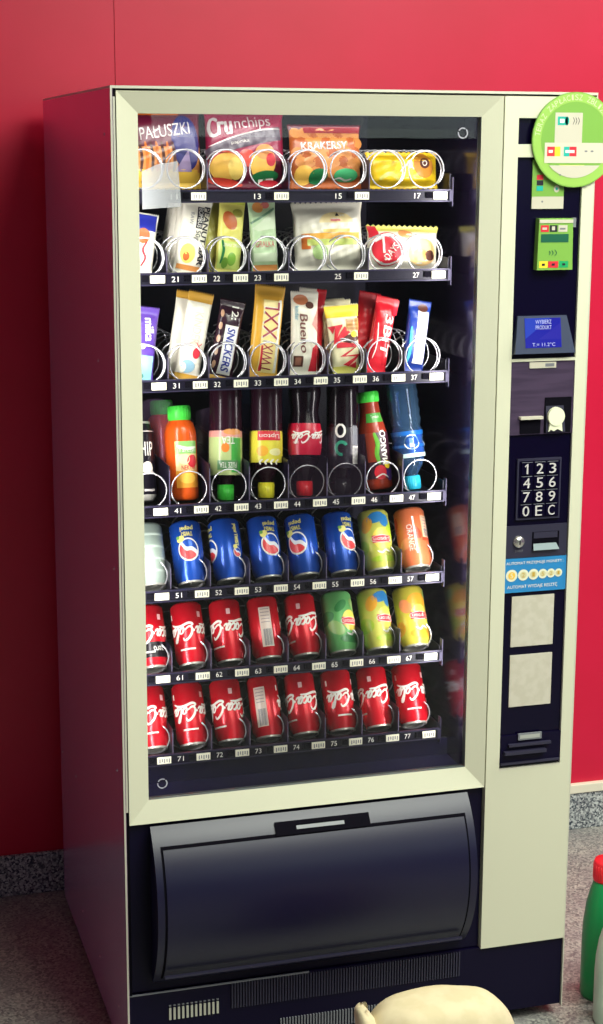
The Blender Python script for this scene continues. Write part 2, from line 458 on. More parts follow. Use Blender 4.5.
A0 = arc_pts(.196, .508, .064, 40)
fl = drum(.048, .6745, A0, flap_m).build('delivery_flap', vm, weld=False)
# dark sheet painting the groove's shade + flap panel set on the drum
A1 = [p for p in arc_pts(.196, .508, .064, 60, .0008) if .205 < p[1] < .4785]
drum(.0615, .6600, A1, gap_m).build('shadow_groove', fl, weld=False)
A2 = [p for p in arc_pts(.196, .508, .064, 80, .0026) if .206 < p[1] < .4745]
drum(.0655, .6560, A2, flap_m).build('flap_panel', fl, weld=False)
A3 = [p for p in arc_pts(.196, .508, .064, 200, .0032) if .474 < p[1] < .4965]
drum(.281, .467, A3, gap_m).build('handle_recess_shade', fl, weld=False)  # dark sheet on the drum, the notch's shade put into its colour
A4 = [p for p in arc_pts(.196, .508, .064, 200, .0040) if .482 < p[1] < .4895]
drum(.322, .416, A4, grey_m).build('handle_plate', fl, weld=False)
b = MB(); b.box(.064, .655, -.041, -.034, .221, .2245, grey_d); b.build('flap_lip', fl)

# kick plate, grille, vent
b = MB(); b.box(.0034, W-.0022, .006, .05, .0256, .1700, navy); b.box(.0034, .357, .0045, .008, .1700, .1722, grey_m); b.box(.357, W-.0022, .006, .05, .17, .1722, navy)
kick = b.build('kick_plate', vm)
b = MB()
n = 84
for k in range(n):
    x = .203+(.668-.203)*k/(n-1); b.box(x-.0014, x+.0014, .0022, .0062, .119, .170, grey_d)
b.build('grille', kick)
b = MB()
for k in range(12):
    x = .082+.0084*k; b.box(x-.0021, x+.0021, .0035, .0062, .1125, .1365, M('pale_vent_bar', (196, 196, 180), .5))
    b.box(x-.0021, x+.0021, .0035, .0062, .1405, .1425, grey_m)
b.build('vent', kick)
b = MB(); n = 60
for k in range(n): x = .30+.36*k/n; b.box(x-.0014, x+.0014, .0022, .0062, .050, .082, grey_m)
b.build('lower_grille', kick)
b = MB(); b.lathe([(0,-.002),(.002,-.0015),(.003,0)], steel, 10); o = b.build('screw', kick); o.matrix_local = Matrix.Translation((.209,.006,.124)) @ Matrix.Rotation(-PI/2, 4, 'X')

# service column
b = MB()
X0, X1 = .7122, W-.0022
PX0, PX1, PZ0, PZ1 = .7400, .8690, .545, 1.715
UZ0, UZ1 = 1.738, 1.784
def bar(x0, x1, z0, z1): b.box(x0, x1, 0, .045, z0, z1, silver)
bar(X0, PX0, .1725, 1.822); bar(PX1, X1, .1725, 1.822); bar(PX0, PX1, .1725, PZ0); bar(PX0, PX1, PZ1, UZ0); bar(PX0, PX1, UZ1, 1.822)
colm = b.build('service_column', vm)
b = MB(); b.box(PX0, PX1, .008, .040, UZ0, UZ1, gloss_black); b.build('dark_window', colm)
b = MB(); b.box(PX0, PX1, .006, .040, PZ0, PZ1, gloss_black); pp = b.build('payment_panel', vm)
b = MB(); b.box(PX0, PX1, -.001, .010, 1.3445, 1.3495, silver); b.box(PX0, PX1, .0, .006, PZ0, PZ0+.0035, edge_m); b.build('silver_divider', pp)
# card reader
b = MB(); b.prism([(.780,1.513),(.851,1.513),(.849,1.606),(.782,1.606)], -.010, .006, lime); b.box(.782,.849,-.011,-.009,1.598,1.604,cream)
b.box(.8515,.858,-.004,.006,1.590,1.607,grey_m)
a = Art(plane_fn(-.010), None, .0004, .0003); a.mb = b
for x0, x1, mt in ((.785,.801,red_p),(.803,.818,ink),(.820,.838,cream)): a.rect(x0, x1, 1.582, 1.594, mt)
a.rect(.788,.797,1.586,1.590,cream,1).rect(.807,.813,1.585,1.592,cream,1).rect(.823,.834,1.586,1.589,grey_m,1)
a.rect(.786,.841,1.563,1.578,lime_d)
a.stroke([(.803,1.548),(.805,1.544),(.803,1.540)],.0015,lime_d,1).stroke([(.808,1.549),(.811,1.544),(.808,1.539)],.0015,lime_d,1).stroke([(.814,1.550),(.818,1.544),(.814,1.538)],.0015,lime_d,1)
for x0, x1, mt in ((.784,.801,yellow_p),(.802,.822,red_p),(.824,.842,M('green_key',(20,160,96),.4))):
    a.rect(x0, x1, 1.517, 1.529, mt); a.rect((x0+x1)/2-.003,(x0+x1)/2+.003,1.521,1.525,ink,1)
b.build('card_reader', pp, bevel=.0)
# green card notice
b = MB(); b.box(.7715,.8345,.0035,.006,1.623,1.7105,lime)
a = Art(plane_fn(.0035), None, .0003, .0003); a.mb = b
a.rect(.7715,.8345,1.623,1.645,cream); a.rect(.780,.793,1.655,1.664,teal).rect(.780,.793,1.665,1.674,ink).rect(.780,.793,1.675,1.684,red_p).rect(.783,.796,1.700,1.706,cream)
for x, z in ((.792,1.696),(.820,1.682),(.820,1.659)): a.disc((x,z),.0055,.0065,cream,0).disc((x,z),.0022,.0026,teal,1)
a.disc((.792,1.636),.0018,.0018,grey_m,1)
b.build('payment_notice', pp)
# display wedge with screen
b = MB()
vs = [(.7415,-.012,1.360),(.8625,-.012,1.360),(.8480,.000,1.4285),(.7495,.000,1.4285),(.7415,.006,1.358),(.8625,.006,1.358),(.8480,.006,1.4285),(.7495,.006,1.4285)]
b.add(vs, [(0,1,2,3),(4,7,6,5),(0,4,5,1),(1,5,6,2),(2,6,7,3),(3,7,4,0)], M('bezel_grey',(52,60,84),.3))
disp = b.build('display_bezel', pp)
def wedge(u, v, o): t = (v-1.360)/.0685; return (u, -.012+.012*t-o, v+o*.17)
a = Art(wedge, None, .0005, .0003)
a.rect(.7625,.8350,1.3705,1.4245,screen_m,0).poly([(.7625,1.387),(.8150,1.4245),(.7625,1.4245)],screen_l,1)
a.poly([(.790,1.386),(.835,1.416),(.835,1.386)],M('screen_violet',(44,34,206),.2,0,.5,.5),1)
a.text('WYBIERZ',.032,.0072,(.800,1.4175),screen_t,2).text('PRODUKT',.032,.0072,(.800,1.4075),screen_t,2).text('T.= 11.2°C',.046,.0065,(.799,1.3765),screen_t,2)
a.build('screen', pp)
# coin panel
b = MB(); b.box(PX0,PX1,.002,.006,1.2065,1.3440,purple_grey); b.build('coin_panel', pp)
b = MB(); b.box(.7765,.8300,-.0005,.002,1.3315,1.3425,cream); b.box(.808,.826,-.0008,0,1.334,1.340,grey_m); b.build('coin_panel_badge', pp)
b = MB(); b.box(.7615,.8025,.0,.0025,1.2085,1.2365,gap_m); b.box(.7585,.8045,-.008,.002,1.2365,1.2415,cream); b.build('note_slot', pp)
b = MB(); b.box(.8105,.8645,.0,.0025,1.2085,1.2755,gap_m)
b.add([(.8125,-.004,1.210),(.852,-.004,1.210),(.848,.0005,1.266),(.8125,.0005,1.266)], [(0,1,2,3)], grey_d)
b.build('coin_pocket', pp)
b = MB(); seg = 24
b.prism([(.8305+.0168*math.cos(2*PI*k/seg), 1.2405+.0175*math.sin(2*PI*k/seg)) for k in range(seg)], -.010, -.003, M('cream_knob',(236,238,206),.4))
b.prism([(.816,1.2115),(.821,1.216),(.826,1.2125),(.834,1.2165),(.841,1.2135),(.8445,1.2115),(.842,1.232),(.819,1.232)], -.008, -.003, MATS['cream_knob'])
b.build('coin_lever', pp)
# keypad
b = MB(); b.box(.7590,.8490,.001,.006,1.0435,1.1605,grey_d); b.box(.7625,.8455,.0,.002,1.0475,1.1565,gloss_black); kp = b.build('keypad', pp); key_ink = M('key_print', (196, 192, 190), .5)
for r_, line in enumerate(('123','456','789','0EC')):
    for c_, ch in enumerate(line):
        x = .7775+.0262*c_; z = 1.1425-.0270*r_
        k = MB(); k.box(x-.0112,x+.0112,-.0022,.0005,z-.0118,z+.0118,gloss_black); k.box(x-.011,x+.011,-.0024,-.0018,z+.0115,z+.0123,grey_m)
        a = Art(plane_fn(-.0022), None, .0002); a.mb = k
        if ch == '1': a.poly([(x-.0010,z-.0105),(x+.0022,z-.0105),(x+.0022,z+.0090),(x+.0002,z+.0090),(x-.0045,z+.0050),(x-.0045,z+.0024),(x-.0010,z+.0050)], key_ink, 0)
        else:
            for dx in (-.0002, .0002): a.text(ch, .0138, .0195, (x+dx, z-.0008), key_ink, 0 if dx < 0 else 1)
        k.build('key', pp)
# lock panel
b = MB(); b.box(PX0,.8665,.0025,.006,.9695,1.0320,grey_d); lp = b.build('lock_panel', pp)
b = MB(); b.lathe([(0,.0075),(.004,.0075),(.0095,.006),(.0115,.003),(.0118,0)], steel, 24); b.box(-.0012,.0012,-.004,.004,.0072,.0079,ink)
o = b.build('key_lock', pp); o.matrix_local = Matrix.Translation((.7665,.0025,1.0010)) @ Matrix.Rotation(PI/2,4,'X')
a = Art(plane_fn(.0025)); a.text('ZWROT',.016,.004,(.768,.983),grey_m,0); a.build('lock_caption', pp)
b = MB(); b.box(.7945,.8500,.0015,.003,.9830,1.0180,gap_m); b.add([(.7955,-.004,.9835),(.8490,-.004,.9835),(.8440,.0015,.9955),(.7970,.0015,.9955)],[(0,1,2,3)],M('lit_pocket_lip',(122,138,142),.4)); b.box(.797,.846,.0005,.0016,1.006,1.0175,grey_d); b.build('coin_slot', pp)  # paler lip colour paints the light on the pocket's shelf
# blue sticker
b = MB(); b.box(.7385,.8675,.0025,.006,.9015,.9685,blue_st)
a = Art(plane_fn(.0025), None, .0003, .0003); a.mb = b
a.text('AUTOMAT PRZYJMUJE MONETY :',.119,.0072,(.8025,.9585),white_ink,1).text('AUTOMAT WYDAJE RESZTĘ',.104,.0085,(.798,.9120),white_ink,1)
for k, (x, rr) in enumerate(((.7545,.0118),(.7785,.0110),(.7995,.0106),(.8190,.0094),(.8360,.0088),(.8515,.0080))):
    a.disc((x,.9355),rr,rr,M('coin_pale',(232,232,206),.4),1); a.disc((x,.9355),rr*.62,rr*.62,(M('coin_gold',(244,196,70),.4) if k == 0 else M('coin_silver',(214,206,160),.4)),2)
    a.text('521521'[k],rr*.5,rr*.8,(x,.9355),M('coin_ink',(196,160,60),.4) if k else MATS['coin_pale'],3)
b.build('coin_notice', pp)
for z0, z1 in ((.793,.893),(.672,.776)):
    b = MB(); b.box(.7575,.8455,.0035,.006,z0,z1,mottle('cream_label',(196,190,172),(204,198,182),60,rough=.5)); b.build('blank_label', pp)
# coin return
b = MB(); b.box(PX0,PX1,.001,.006,.553,.6145,navy); b.box(.748,.835,-.010,.001,.578,.584,grey_d); b.box(.757,.846,-.006,.001,.593,.598,grey_d); b.box(.742,.866,-.003,.001,.556,.560,grey_d); b.build('coin_return', pp)
b = MB(); b.box(.7775,.8270,-.002,.001,.6040,.6175,grey_m); b.box(.781,.823,-.0025,-.0015,.607,.6145,M('pale_plate',(170,172,166),.4)); b.build('return_badge', pp)

# round green sign stuck over the corner of the column
sg = empty('round_sign', (.8490, -.004, 1.7460))
tag(sg, 'round lime green contactless payment sign stuck on the top right corner of the machine', 'sign')
b = MB(); n = 56; rr = .0845
b.prism([(rr*math.cos(2*PI*k/n), rr*math.sin(2*PI*k/n)) for k in range(n)], -.002, .002, lime); b.build('disc', sg)
a = Art(plane_fn(-.002), None, .0002, .0002)
a.disc((0,0),rr*.985,rr*.985,M('lime_light',(150,194,86),.4),0).disc((0,0),rr*.80,rr*.80,lime,1)
a.rect(-.041,.013,-.030,.048,cream,2).rect(-.060,.064,-.041,-.0051,M('cream_block',(206,200,182),.45),2.5)
a.rect(-.036,-.016,.026,.041,teal,3).disc((-.0175,.0335),.004,.0072,teal,3).rect(-.032,-.023,.030,.037,white_ink,4)
for k in range(3): a.stroke([(-.006+k*.005,.040),(-.0035+k*.005,.034),(-.006+k*.005,.027)],.0012,ink,3)
a.rect(-.055,-.040,-.029,-.012,red_p,3).rect(-.040,-.029,-.029,-.012,yellow_p,3).rect(-.052,-.044,-.023,-.018,white_ink,4)
a.rect(-.022,-.011,-.029,-.012,teal,3).rect(-.011,.003,-.029,-.012,red_p,3).rect(-.019,-.001,-.023,-.018,white_ink,4)
a.disc((.022,-.020),.003,.0016,grey_m,3).disc((.034,-.020),.003,.0016,grey_m,3)
a.disc((0,0),rr*.80,rr*.80,cream,3,0,R(180+42),R(360-42)).disc((-.028,-.062),.0016,.0016,grey_m,4)
a.rect(-.03,.02,-.0475,-.0445,M('yellow_line',(226,220,90),.4),2)
phrase = 'TERAZ ZAPŁACISZ ZBLIŻENIOWO'
for k, ch in enumerate(phrase):
    if ch == ' ': continue
    an = R(172-(172-8)*k/(len(phrase)-1)); q = rr*.89
    a.text(ch, .0035 if ch == 'I' else .0068, .0098 if ch != 'Ż' else .0115, (q*math.cos(an), q*math.sin(an)), M('pale_lettering',(206,226,170),.4), 1, an-PI/2)
a.build('printed_face', sg)

# ================================================================== PRODUCTS
def pillow(w, h, T, mats_fn, px=4., nu=28, nv=36, seal=.012, zig=.0, bulge=None, wr=.0, taper=0.):
    """filled pouch: base centre at origin, front to -y; returns builder and surface fn"""
    def prof(u, v):
        s = max(0., 1-abs(2*u/w)**px)**(.6)
        q = min(1., max(0., (v-seal)/(h*.18)))*min(1., max(0., (h-seal-v)/(h*.18)))
        q = math.sin(q*PI/2)
        t = T*s*q
        t += wr*math.sin(u*340+v*90)*s*(q*.6+.15)+wr*math.sin(v*410-u*160)*s*(q*.6+.15)
        return max(t, .0004)
    def width(v): return 1.+taper*(v/h-.5)+(.06*(1-min(1, min(v, h-v)/(h*.16))) if px > 2 else 0)
    def fn(u, v, o): return (u*width(v), -(prof(u, v)+o), v)
    m = MB(); vs = []
    for side in (-1, 1):
        for j in range(nv+1):
            v = h*j/nv
            for i in range(nu+1):
                u = -w/2+w*i/nu; z = v
                if zig and j in (0, nv): z += zig*(1 if i % 2 else -1)*(-1 if j == 0 else 1)
                vs.append((u*width(v), side*prof(u, v), z))
    n1 = (nu+1)*(nv+1)
    for side in (0, 1):
        for j in range(nv):
            for i in range(nu):
                q = [side*n1+j*(nu+1)+i, side*n1+j*(nu+1)+i+1, side*n1+(j+1)*(nu+1)+i+1, side*n1+(j+1)*(nu+1)+i]
                if side: q = q[::-1]
                m.f.append(q); m.m.append(m.mi(mats_fn(-w/2+w*(i+.5)/nu, h*(j+.5)/nv))); m.sm.append(True)
    m.v = vs
    bd = [j*(nu+1) for j in range(nv+1)], [j*(nu+1)+nu for j in range(nv+1)]
    k = m.mi(mats_fn(0, h/2))
    for col, fl_ in ((bd[0], 0), (bd[1], 1)):
        for a_, b_ in zip(col, col[1:]):
            q = [a_, b_, b_+n1, a_+n1]; m.f.append(q if not fl_ else q[::-1]); m.m.append(k); m.sm.append(True)
    for row_, fl_ in (([i for i in range(nu+1)], 1), ([nv*(nu+1)+i for i in range(nu+1)], 0)):
        for a_, b_ in zip(row_, row_[1:]):
            q = [a_, b_, b_+n1, a_+n1]; m.f.append(q if not fl_ else q[::-1]); m.m.append(m.mi(mats_fn(0, 0 if fl_ else h))); m.sm.append(True)
    return m, fn
def pack(name, label, cat, group, loc, lean, side, w, h, T, fnm, art, px=4., seal=.012, zig=.0012, wr=.0006, spin=0., taper=0., arts='printed_wrapper'):
    m, fn = pillow(w, h, T, fnm, px, seal=seal, zig=zig, wr=wr, taper=taper)
    o = m.build(name)
    if art:
        a = Art(fn, (.006, .006), .0005, .0003); art(a); a.build(arts, o)
    tag(o, label, cat, group); pose(o, loc, lean, side, spin)
    return o

foil = lambda n, c, r=.3: M(n, c, r, 0, .6)
maroon = foil('maroon_foil', (98, 14, 44)); bluefoil = foil('navy_foil', (26, 26, 110)); orange_f = foil('pretzel_orange', (206, 112, 34)); goldy = foil('golden_print', (244, 200, 76))
magenta = foil('magenta_foil', (146, 24, 66)); greyband = foil('grey_band', (82, 72, 86)); silver_ink = M('silver_ink', (206, 200, 196), .35, .3)
potato = foil('chip_yellow', (240, 190, 84)); paprika = foil('paprika_red', (206, 58, 40)); herb = foil('herb_green', (30, 120, 66)); cracker = foil('cracker_brown', (190, 100, 48)); cracker_l = foil('cracker_light', (224, 150, 80))
yellow_f = foil('yellow_foil', (246, 206, 34)); white_f = foil('white_foil', (236, 232, 214)); lemon_f = foil('pale_lemon', (226, 220, 110)); choc = foil('chocolate_brown', (84, 44, 34))

Y0 = .176   # standing plane of the front packs
# --- top shelf: crisps
z = TRAY[1]+.001
def art_pretzel(a):
    a.rect(-.066,.066,.078,.128,maroon,0); a.disc((.040,.082),.026,.05,bluefoil,1,.1); a.rect(-.064,.030,.132,.148,orange_f,0)
    a.text('PALUSZKI',.092,.022,(.002,.103),silver_ink,3,.13)
    a.stroke([(-.020,.100),(-.006,.108)],.003,silver_ink,3)
    for k in range(9): a.stroke([(-.064+k*.010,.030),(-.061+k*.010,.055),(-.065+k*.010,.084)],.0055,orange_f if k%2 else choc,2)
    a.rect(-.066,.062,.012,.034,goldy,1); a.poly([(.018,.03),(.05,.03),(.045,.07)],M('lilac_print',(150,130,170),.4),2)
pack('snack_bag','dark maroon bag of salted pretzel sticks with silver lettering, leftmost on the top shelf','snack bag',None,(.130,Y0+.016,z),R(8),0,.138,.150,.016,lambda u,v: maroon if v>.075 else goldy if v<.03 else cracker_l,art_pretzel)
def art_crunch(a):
    a.stroke([(-.072,.058),(-.03,.080),(.03,.094),(.066,.1)],.024,greyband,1,taper=False); a.stroke([(-.070,.076),(-.02,.094),(.03,.106),(.066,.108)],.0025,silver_ink,2)
    a.text('C',.016,.036,(-.062,.110),silver_ink,3,0,0,.0014); a.text('ru',.025,.024,(-.040,.109),silver_ink,3,.06,0,.0012); a.text('nchips',.068,.026,(.012,.117),silver_ink,3,.08)
    a.text('paprika',.034,.008,(-.012,.084),white_ink,3,.14)
    a.disc((-.040,.040),.030,.026,potato,2,.2).disc((-.022,.036),.014,.020,foil('chip_pale',(246,214,110)),3,.2).disc((.030,.046),.024,.030,potato,2,-.3).disc((.034,.066),.018,.014,cracker_l,3)
    a.ring((-.040,.040),.033,.028,.004,paprika,3,.2,R(10),R(170)).disc((0,.055),.016,.016,paprika,1).disc((.045,.052),.009,.012,red_p,4).disc((.034,.022),.026,.010,herb,4,.1).rect(.022,.050,.010,.018,white_ink,4,.1).disc((.042,.010),.018,.006,red_p,5)
    a.disc((-.04,.012),.034,.007,paprika,3,-.15)
pack('snack_bag','dark magenta bag of paprika crisps with big silver lettering on the top shelf','snack bag',None,(.284,Y0+.016,z),R(8),0,.146,.150,.017,lambda u,v: magenta if v>.05 else maroon,art_crunch)
def art_crack(a):
    for i in range(8):
        for j in range(5): a.disc((-.056+i*.016+(j%2)*.006,.030+j*.018),.011,.010,cracker_l if (i+j)%3 else cracker,1,.3*i)
    a.rect(-.04,.066,.102,.114,foil('red_top',(160,34,50)),2); a.stroke([(-.018,.106),(-.008,.110),(.004,.105),(.018,.110)],.004,cracker_l,4)
    a.text('KRAKERSY',.088,.014,(-.006,.078),silver_ink,4,.03,0,.0004)
    a.disc((-.018,.022),.018,.014,herb,4,.2).disc((.036,.024),.024,.012,foil('mint_print',(76,186,120)),4).disc((-.045,.024),.018,.018,potato,3)
    a.stroke([(.012,.016),(.024,.019),(.036,.015),(.048,.018)],.003,white_ink,5)
pack('snack_bag','brown bag of baked crackers with a green badge, third on the top shelf','snack bag',None,(.438,Y0+.016,z),R(8),0,.136,.118,.017,lambda u,v: cracker if v<.1 else maroon,art_crack)
def art_yel(a):
    a.disc((.038,.042),.020,.024,foil('toffee_print',(196,130,44)),1,.2).disc((.04,.046),.010,.010,choc,2); a.stroke([(-.01,.03),(.006,.044),(.018,.034)],.004,white_ink,2)
    a.ring((.040,.046),.005,.005,.0015,white_ink,3).stroke([(-.05,.016),(-.03,.026),(-.01,.014)],.008,lemon_f,1).disc((.010,.044),.006,.008,silver_ink,2)
pack('snack_bag','short yellow snack bag at the right end of the top shelf','snack bag',None,(.589,Y0+.016,z),R(8),0,.138,.068,.019,lambda u,v: yellow_f,art_yel,seal=.006)

# --- second shelf
z = TRAY[2]+.001
def bar_loc(i, dx=0., dy=0.): return (CX[i]+dx, Y0+dy, z)
def art20(a):
    a.rect(-.022,.022,.085,.115,M('royal_blue',(40,50,160),.35),1); a.disc((.0,.075),.012,.014,cracker,2); a.stroke([(.002,.02),(.008,.035),(.002,.05),(.008,.065)],.004,red_p,3); a.disc((-.010,.040),.006,.012,cracker_l,2)
pack('cereal_bar','white and blue cereal bar leaning at the left edge of the second shelf','cereal bar',None,(CX[0]-.010,Y0,z),R(12),R(10),.050,.118,.010,lambda u,v: white_f,art20)
def art21(a):
    a.rect(.001,.013,.088,.128,ink,1); a.text('BOMBUS',.036,.008,(.0075,.108),white_ink,3,-PI/2); a.text('PEANUT BAR',.108,.0105,(.0185,.076),ink,2,-PI/2,0,.0005); a.text('RAW',.022,.007,(-.008,.104),grey_m,2,-PI/2)
    a.disc((-.006,.040),.014,.018,lemon_f,1).disc((-.008,.034),.006,.008,cracker,2).rect(-.022,.022,.010,.019,cracker_l,1); a.text('50g',.018,.012,(.006,.075),ink,2,-PI/2)
w21 = lambda u, v: white_f
for k in range(4):
    if k == 0: lb = 'front white nut bar with black print leaning right above slot number 21'
    else: lb = ['second','third','rearmost'][k-1]+' white nut bar of the row behind the front one above slot number 21'
    pack('cereal_bar', lb, 'cereal bar', 'white nut bars above slot 21', (CX[1]+.004-.004*k, Y0+.026*k, z+.001), R(9), R(12), .052, .142, .009, w21, art21 if k == 0 else None)
def art22(a):
    a.disc((-.004,.100),.012,.018,cracker,1,.5).disc((.010,.115),.010,.008,foil('olive_print',(150,150,60)),1).rect(-.021,.021,.012,.062,foil('light_lime',(206,226,120)),1)
    a.stroke([(-.016,.064),(-.012,.045),(-.016,.02)],.005,herb,2).disc((.004,.03),.008,.012,foil('leaf_green',(120,170,60)),2).disc((-.008,.022),.006,.010,foil('leaf_green',(120,170,60)),2); a.text('ZMIANY ZMIANY',.034,.006,(.004,.055),white_ink,3)
    a.rect(-.022,.022,.132,.140,foil('lime_band',(196,206,70)),1)
limef = foil('lemon_lime_foil', (222, 216, 110))
pack('cereal_bar','yellow-green fruit bar in front above slot number 22','cereal bar','fruit bars above slot 22',(CX[2]+.004,Y0,z),R(9),R(7),.047,.142,.010,lambda u,v: limef,art22)
pack('cereal_bar','yellow-green fruit bar peeping out behind the front one above slot number 22','cereal bar','fruit bars above slot 22',(CX[2]-.014,Y0+.028,z),R(9),R(2),.047,.138,.009,lambda u,v: limef,None)
mint = foil('pale_mint', (186, 214, 170))
def art23(a):
    a.poly([(-.022,.085),(.022,.118),(.022,.084),(-.012,.080)],foil('pale_sage',(206,222,190)),1); a.stroke([(-.024,.095),(.0,.108),(.023,.122)],.004,foil('dark_sage',(110,150,120)),2,taper=False)
    a.disc((-.008,.124),.010,.010,cracker_l,2).disc((.006,.128),.008,.006,foil('rose_print',(200,110,100)),2).text('GRALKA',.036,.011,(0,.056),foil('rose_ink',(206,110,110)),3)
    a.rect(-.023,.023,.008,.018,cracker_l,1).rect(-.022,.022,.024,.040,foil('pale_sage',(206,222,190)),1)
pack('cereal_bar','pale mint bar with pink lettering standing above slot number 23','cereal bar',None,(CX[3]+.001,Y0,z),R(9),R(-1),.050,.136,.011,lambda u,v: mint,art23)
def art25(a):
    a.disc((.012,.092),.034,.020,foil('bun_top',(240,220,160)),1,0,0,PI).rect(-.052,.058,.055,.073,foil('bun_amber',(232,170,60)),1).rect(-.046,.052,.050,.062,foil('lettuce',(196,210,110)),2).rect(-.056,-.040,.044,.072,foil('crust',(206,112,46)),2)
    a.disc((-.022,.038),.015,.014,foil('soft_green_badge',(176,208,136)),3).rect(.0,.020,.094,.098,foil('rose_ink',(206,110,110)),3).poly([(.010,.104),(.018,.104),(.016,.111)],ink,3).rect(-.015,.038,.074,.080,foil('bun_amber2',(240,206,120)),2)
pack('wrapped_sandwich','filled roll in a puffy white clear-fronted bag on the second shelf','sandwich',None,(.447,Y0+.018,z+.001),R(8),R(-1),.134,.132,.020,lambda u,v: white_f,art25,px=3.,zig=.003,wr=.0014)
def art27(a):
    a.disc((-.036,.040),.032,.032,red_p,1).ring((-.036,.040),.032,.030,.0035,white_ink,2); a.text('7',.020,.030,(-.044,.048),white_ink,3,.5); a.text('DAYS',.034,.013,(-.028,.036),white_ink,4,.9)
    a.rect(-.069,-.052,.062,.084,red_p,1).disc((.034,.036),.030,.026,foil('croissant',(240,206,140)),1).disc((.030,.030),.016,.012,foil('croissant_dark',(226,164,90)),2).disc((.050,.030),.010,.010,choc,2).disc((.0,.07),.014,.008,foil('orange_blush',(230,150,90)),1)
pack('wrapped_croissant','cream packet of a filled croissant with a red oval, right end of the second shelf','croissant packet',None,(.592,Y0+.018,z+.001),R(8),R(2),.140,.086,.020,lambda u,v: white_f if v<.075 else lemon_f,art27,zig=.002,seal=.006,wr=.001)

# --- third shelf: chocolate bars
z = TRAY[3]+.001
gold_f = foil('gold_foil', (214, 164, 62), .28); purple_f = foil('purple_foil', (92, 60, 160)); brown_f = foil('dark_brown_foil', (46, 20, 36), .25); twixg = foil('caramel_gold', (226, 172, 60), .28); red_f = foil('red_foil', (206, 24, 40), .28); blue_f = foil('deep_blue_foil', (30, 60, 150))
def art30(a):
    a.rect(-.024,.024,.008,.052,foil('ice_blue',(150,206,216)),1).disc((.002,.068),.005,.005,white_ink,2).disc((-.006,.032),.008,.016,white_ink,2).disc((-.008,.014),.018,.008,foil('teal_grass',(70,150,140)),2); a.text('milka',.042,.016,(.012,.100),white_ink,3,-PI/2+.1,0,.0006); a.disc((-.012,.112),.006,.008,cracker,2)
pack('chocolate_bar','purple chocolate bar with a pale blue foot at the left edge of the third shelf','chocolate bar',None,(CX[0]-.014,Y0,z),R(9),R(8),.056,.142,.010,lambda u,v: purple_f,art30)
def art31(a):
    a.text('KINDER',.060,.016,(.001,.100),foil('faint_pink',(226,196,180)),2,-PI/2).disc((.008,.054),.007,.010,red_p,3).text('XI',.018,.010,(.010,.066),red_p,3,-PI/2).disc((-.004,.028),.014,.012,foil('sky_print',(150,190,210)),2).disc((-.014,.024),.008,.010,white_f,3)
mf31 = lambda u,v: gold_f if v>.150 or v<.012 else white_f
pack('chocolate_bar','white chocolate bar with crimped gold ends in front above slot number 31','chocolate bar','white bars above slot 31',(CX[1]+.001,Y0,z),R(9),R(13),.046,.168,.010,mf31,art31,zig=.0022)
pack('chocolate_bar','white chocolate bar with gold ends half hidden behind the front one above slot 31','chocolate bar','white bars above slot 31',(CX[1]-.010,Y0+.032,z),R(9),R(11),.044,.166,.009,mf31,None,zig=.0022)
def art32(a):
    a.rect(-.0085,.0165,.012,.104,white_ink,1); a.rect(-.0068,.0148,.014,.102,M('snack_white',(238,238,240),.4),2); a.text('SNICKERS',.080,.0150,(.004,.058),M('cobalt_ink',(30,50,150),.4),3,-PI/2,.12,.0005); a.text('12:',.026,.013,(.006,.128),white_ink,3,-PI/2)
    for k in range(5): a.disc((-.0175,.028+.024*k),.0032,.007,foil('nut_beige',(190,150,120)),1)
pack('chocolate_bar','dark brown peanut bar with blue lettering on a white strip above slot 32','chocolate bar',None,(CX[2]-.012,Y0,z),R(9),R(13),.046,.152,.011,lambda u,v: brown_f if .01<v else gold_f,art32)
def art33(a):
    a.rect(-.012,.024,.012,.148,foil('cream_gold',(246,226,150)),1); a.rect(.018,.023,.014,.150,white_ink,2)
    a.text('XXL',.074,.032,(.005,.110),white_ink,3,PI/2); a.text('XXL',.070,.028,(.005,.110),foil('wine_red',(160,26,60)),4,PI/2); a.text('TWIX',.052,.020,(.003,.040),foil('wine_red',(160,26,60)),4,PI/2,.1); a.rect(-.010,-.006,.014,.062,red_p,2)
pack('chocolate_bar','tall gold wafer bar with dark red lettering above slot number 33','chocolate bar',None,(CX[3]-.006,Y0,z),R(9),R(8),.056,.176,.011,lambda u,v: gold_f if (v>.158 or v<.012) else twixg,art33,zig=.0025)
def art34(a):
    a.text('Bueno',.072,.015,(-.003,.082),foil('warm_brown',(120,74,64)),3,-PI/2+.04,.15,.0006); a.text('kinder',.026,.007,(-.017,.120),M('cyan_ink',(60,160,190),.4),3,-PI/2)
    a.disc((-.008,.146),.014,.010,foil('hazel',(196,120,80)),1).disc((.008,.136),.008,.007,choc,2).rect(-.022,-.004,.020,.040,choc,1).rect(-.019,-.008,.023,.037,foil('mocha',(150,100,80)),2).poly([(.008,.012),(.024,.012),(.024,.065),(.014,.055)],red_p,1).poly([(.012,.100),(.024,.085),(.024,.130)],foil('blush',(230,150,140)),1)
mf34 = lambda u,v: white_f
pack('chocolate_bar','white hazelnut bar with brown script in front above slot number 34','chocolate bar','white hazelnut bars above slot 34',(CX[3]+.076,Y0,z),R(9),R(3),.052,.162,.011,mf34,art34)
pack('chocolate_bar','red-edged white bar behind the front hazelnut bar above slot number 34','chocolate bar','white hazelnut bars above slot 34',(CX[3]+.090,Y0+.028,z),R(9),R(7),.052,.166,.010,lambda u,v: red_f if u>.008 else white_f,None)
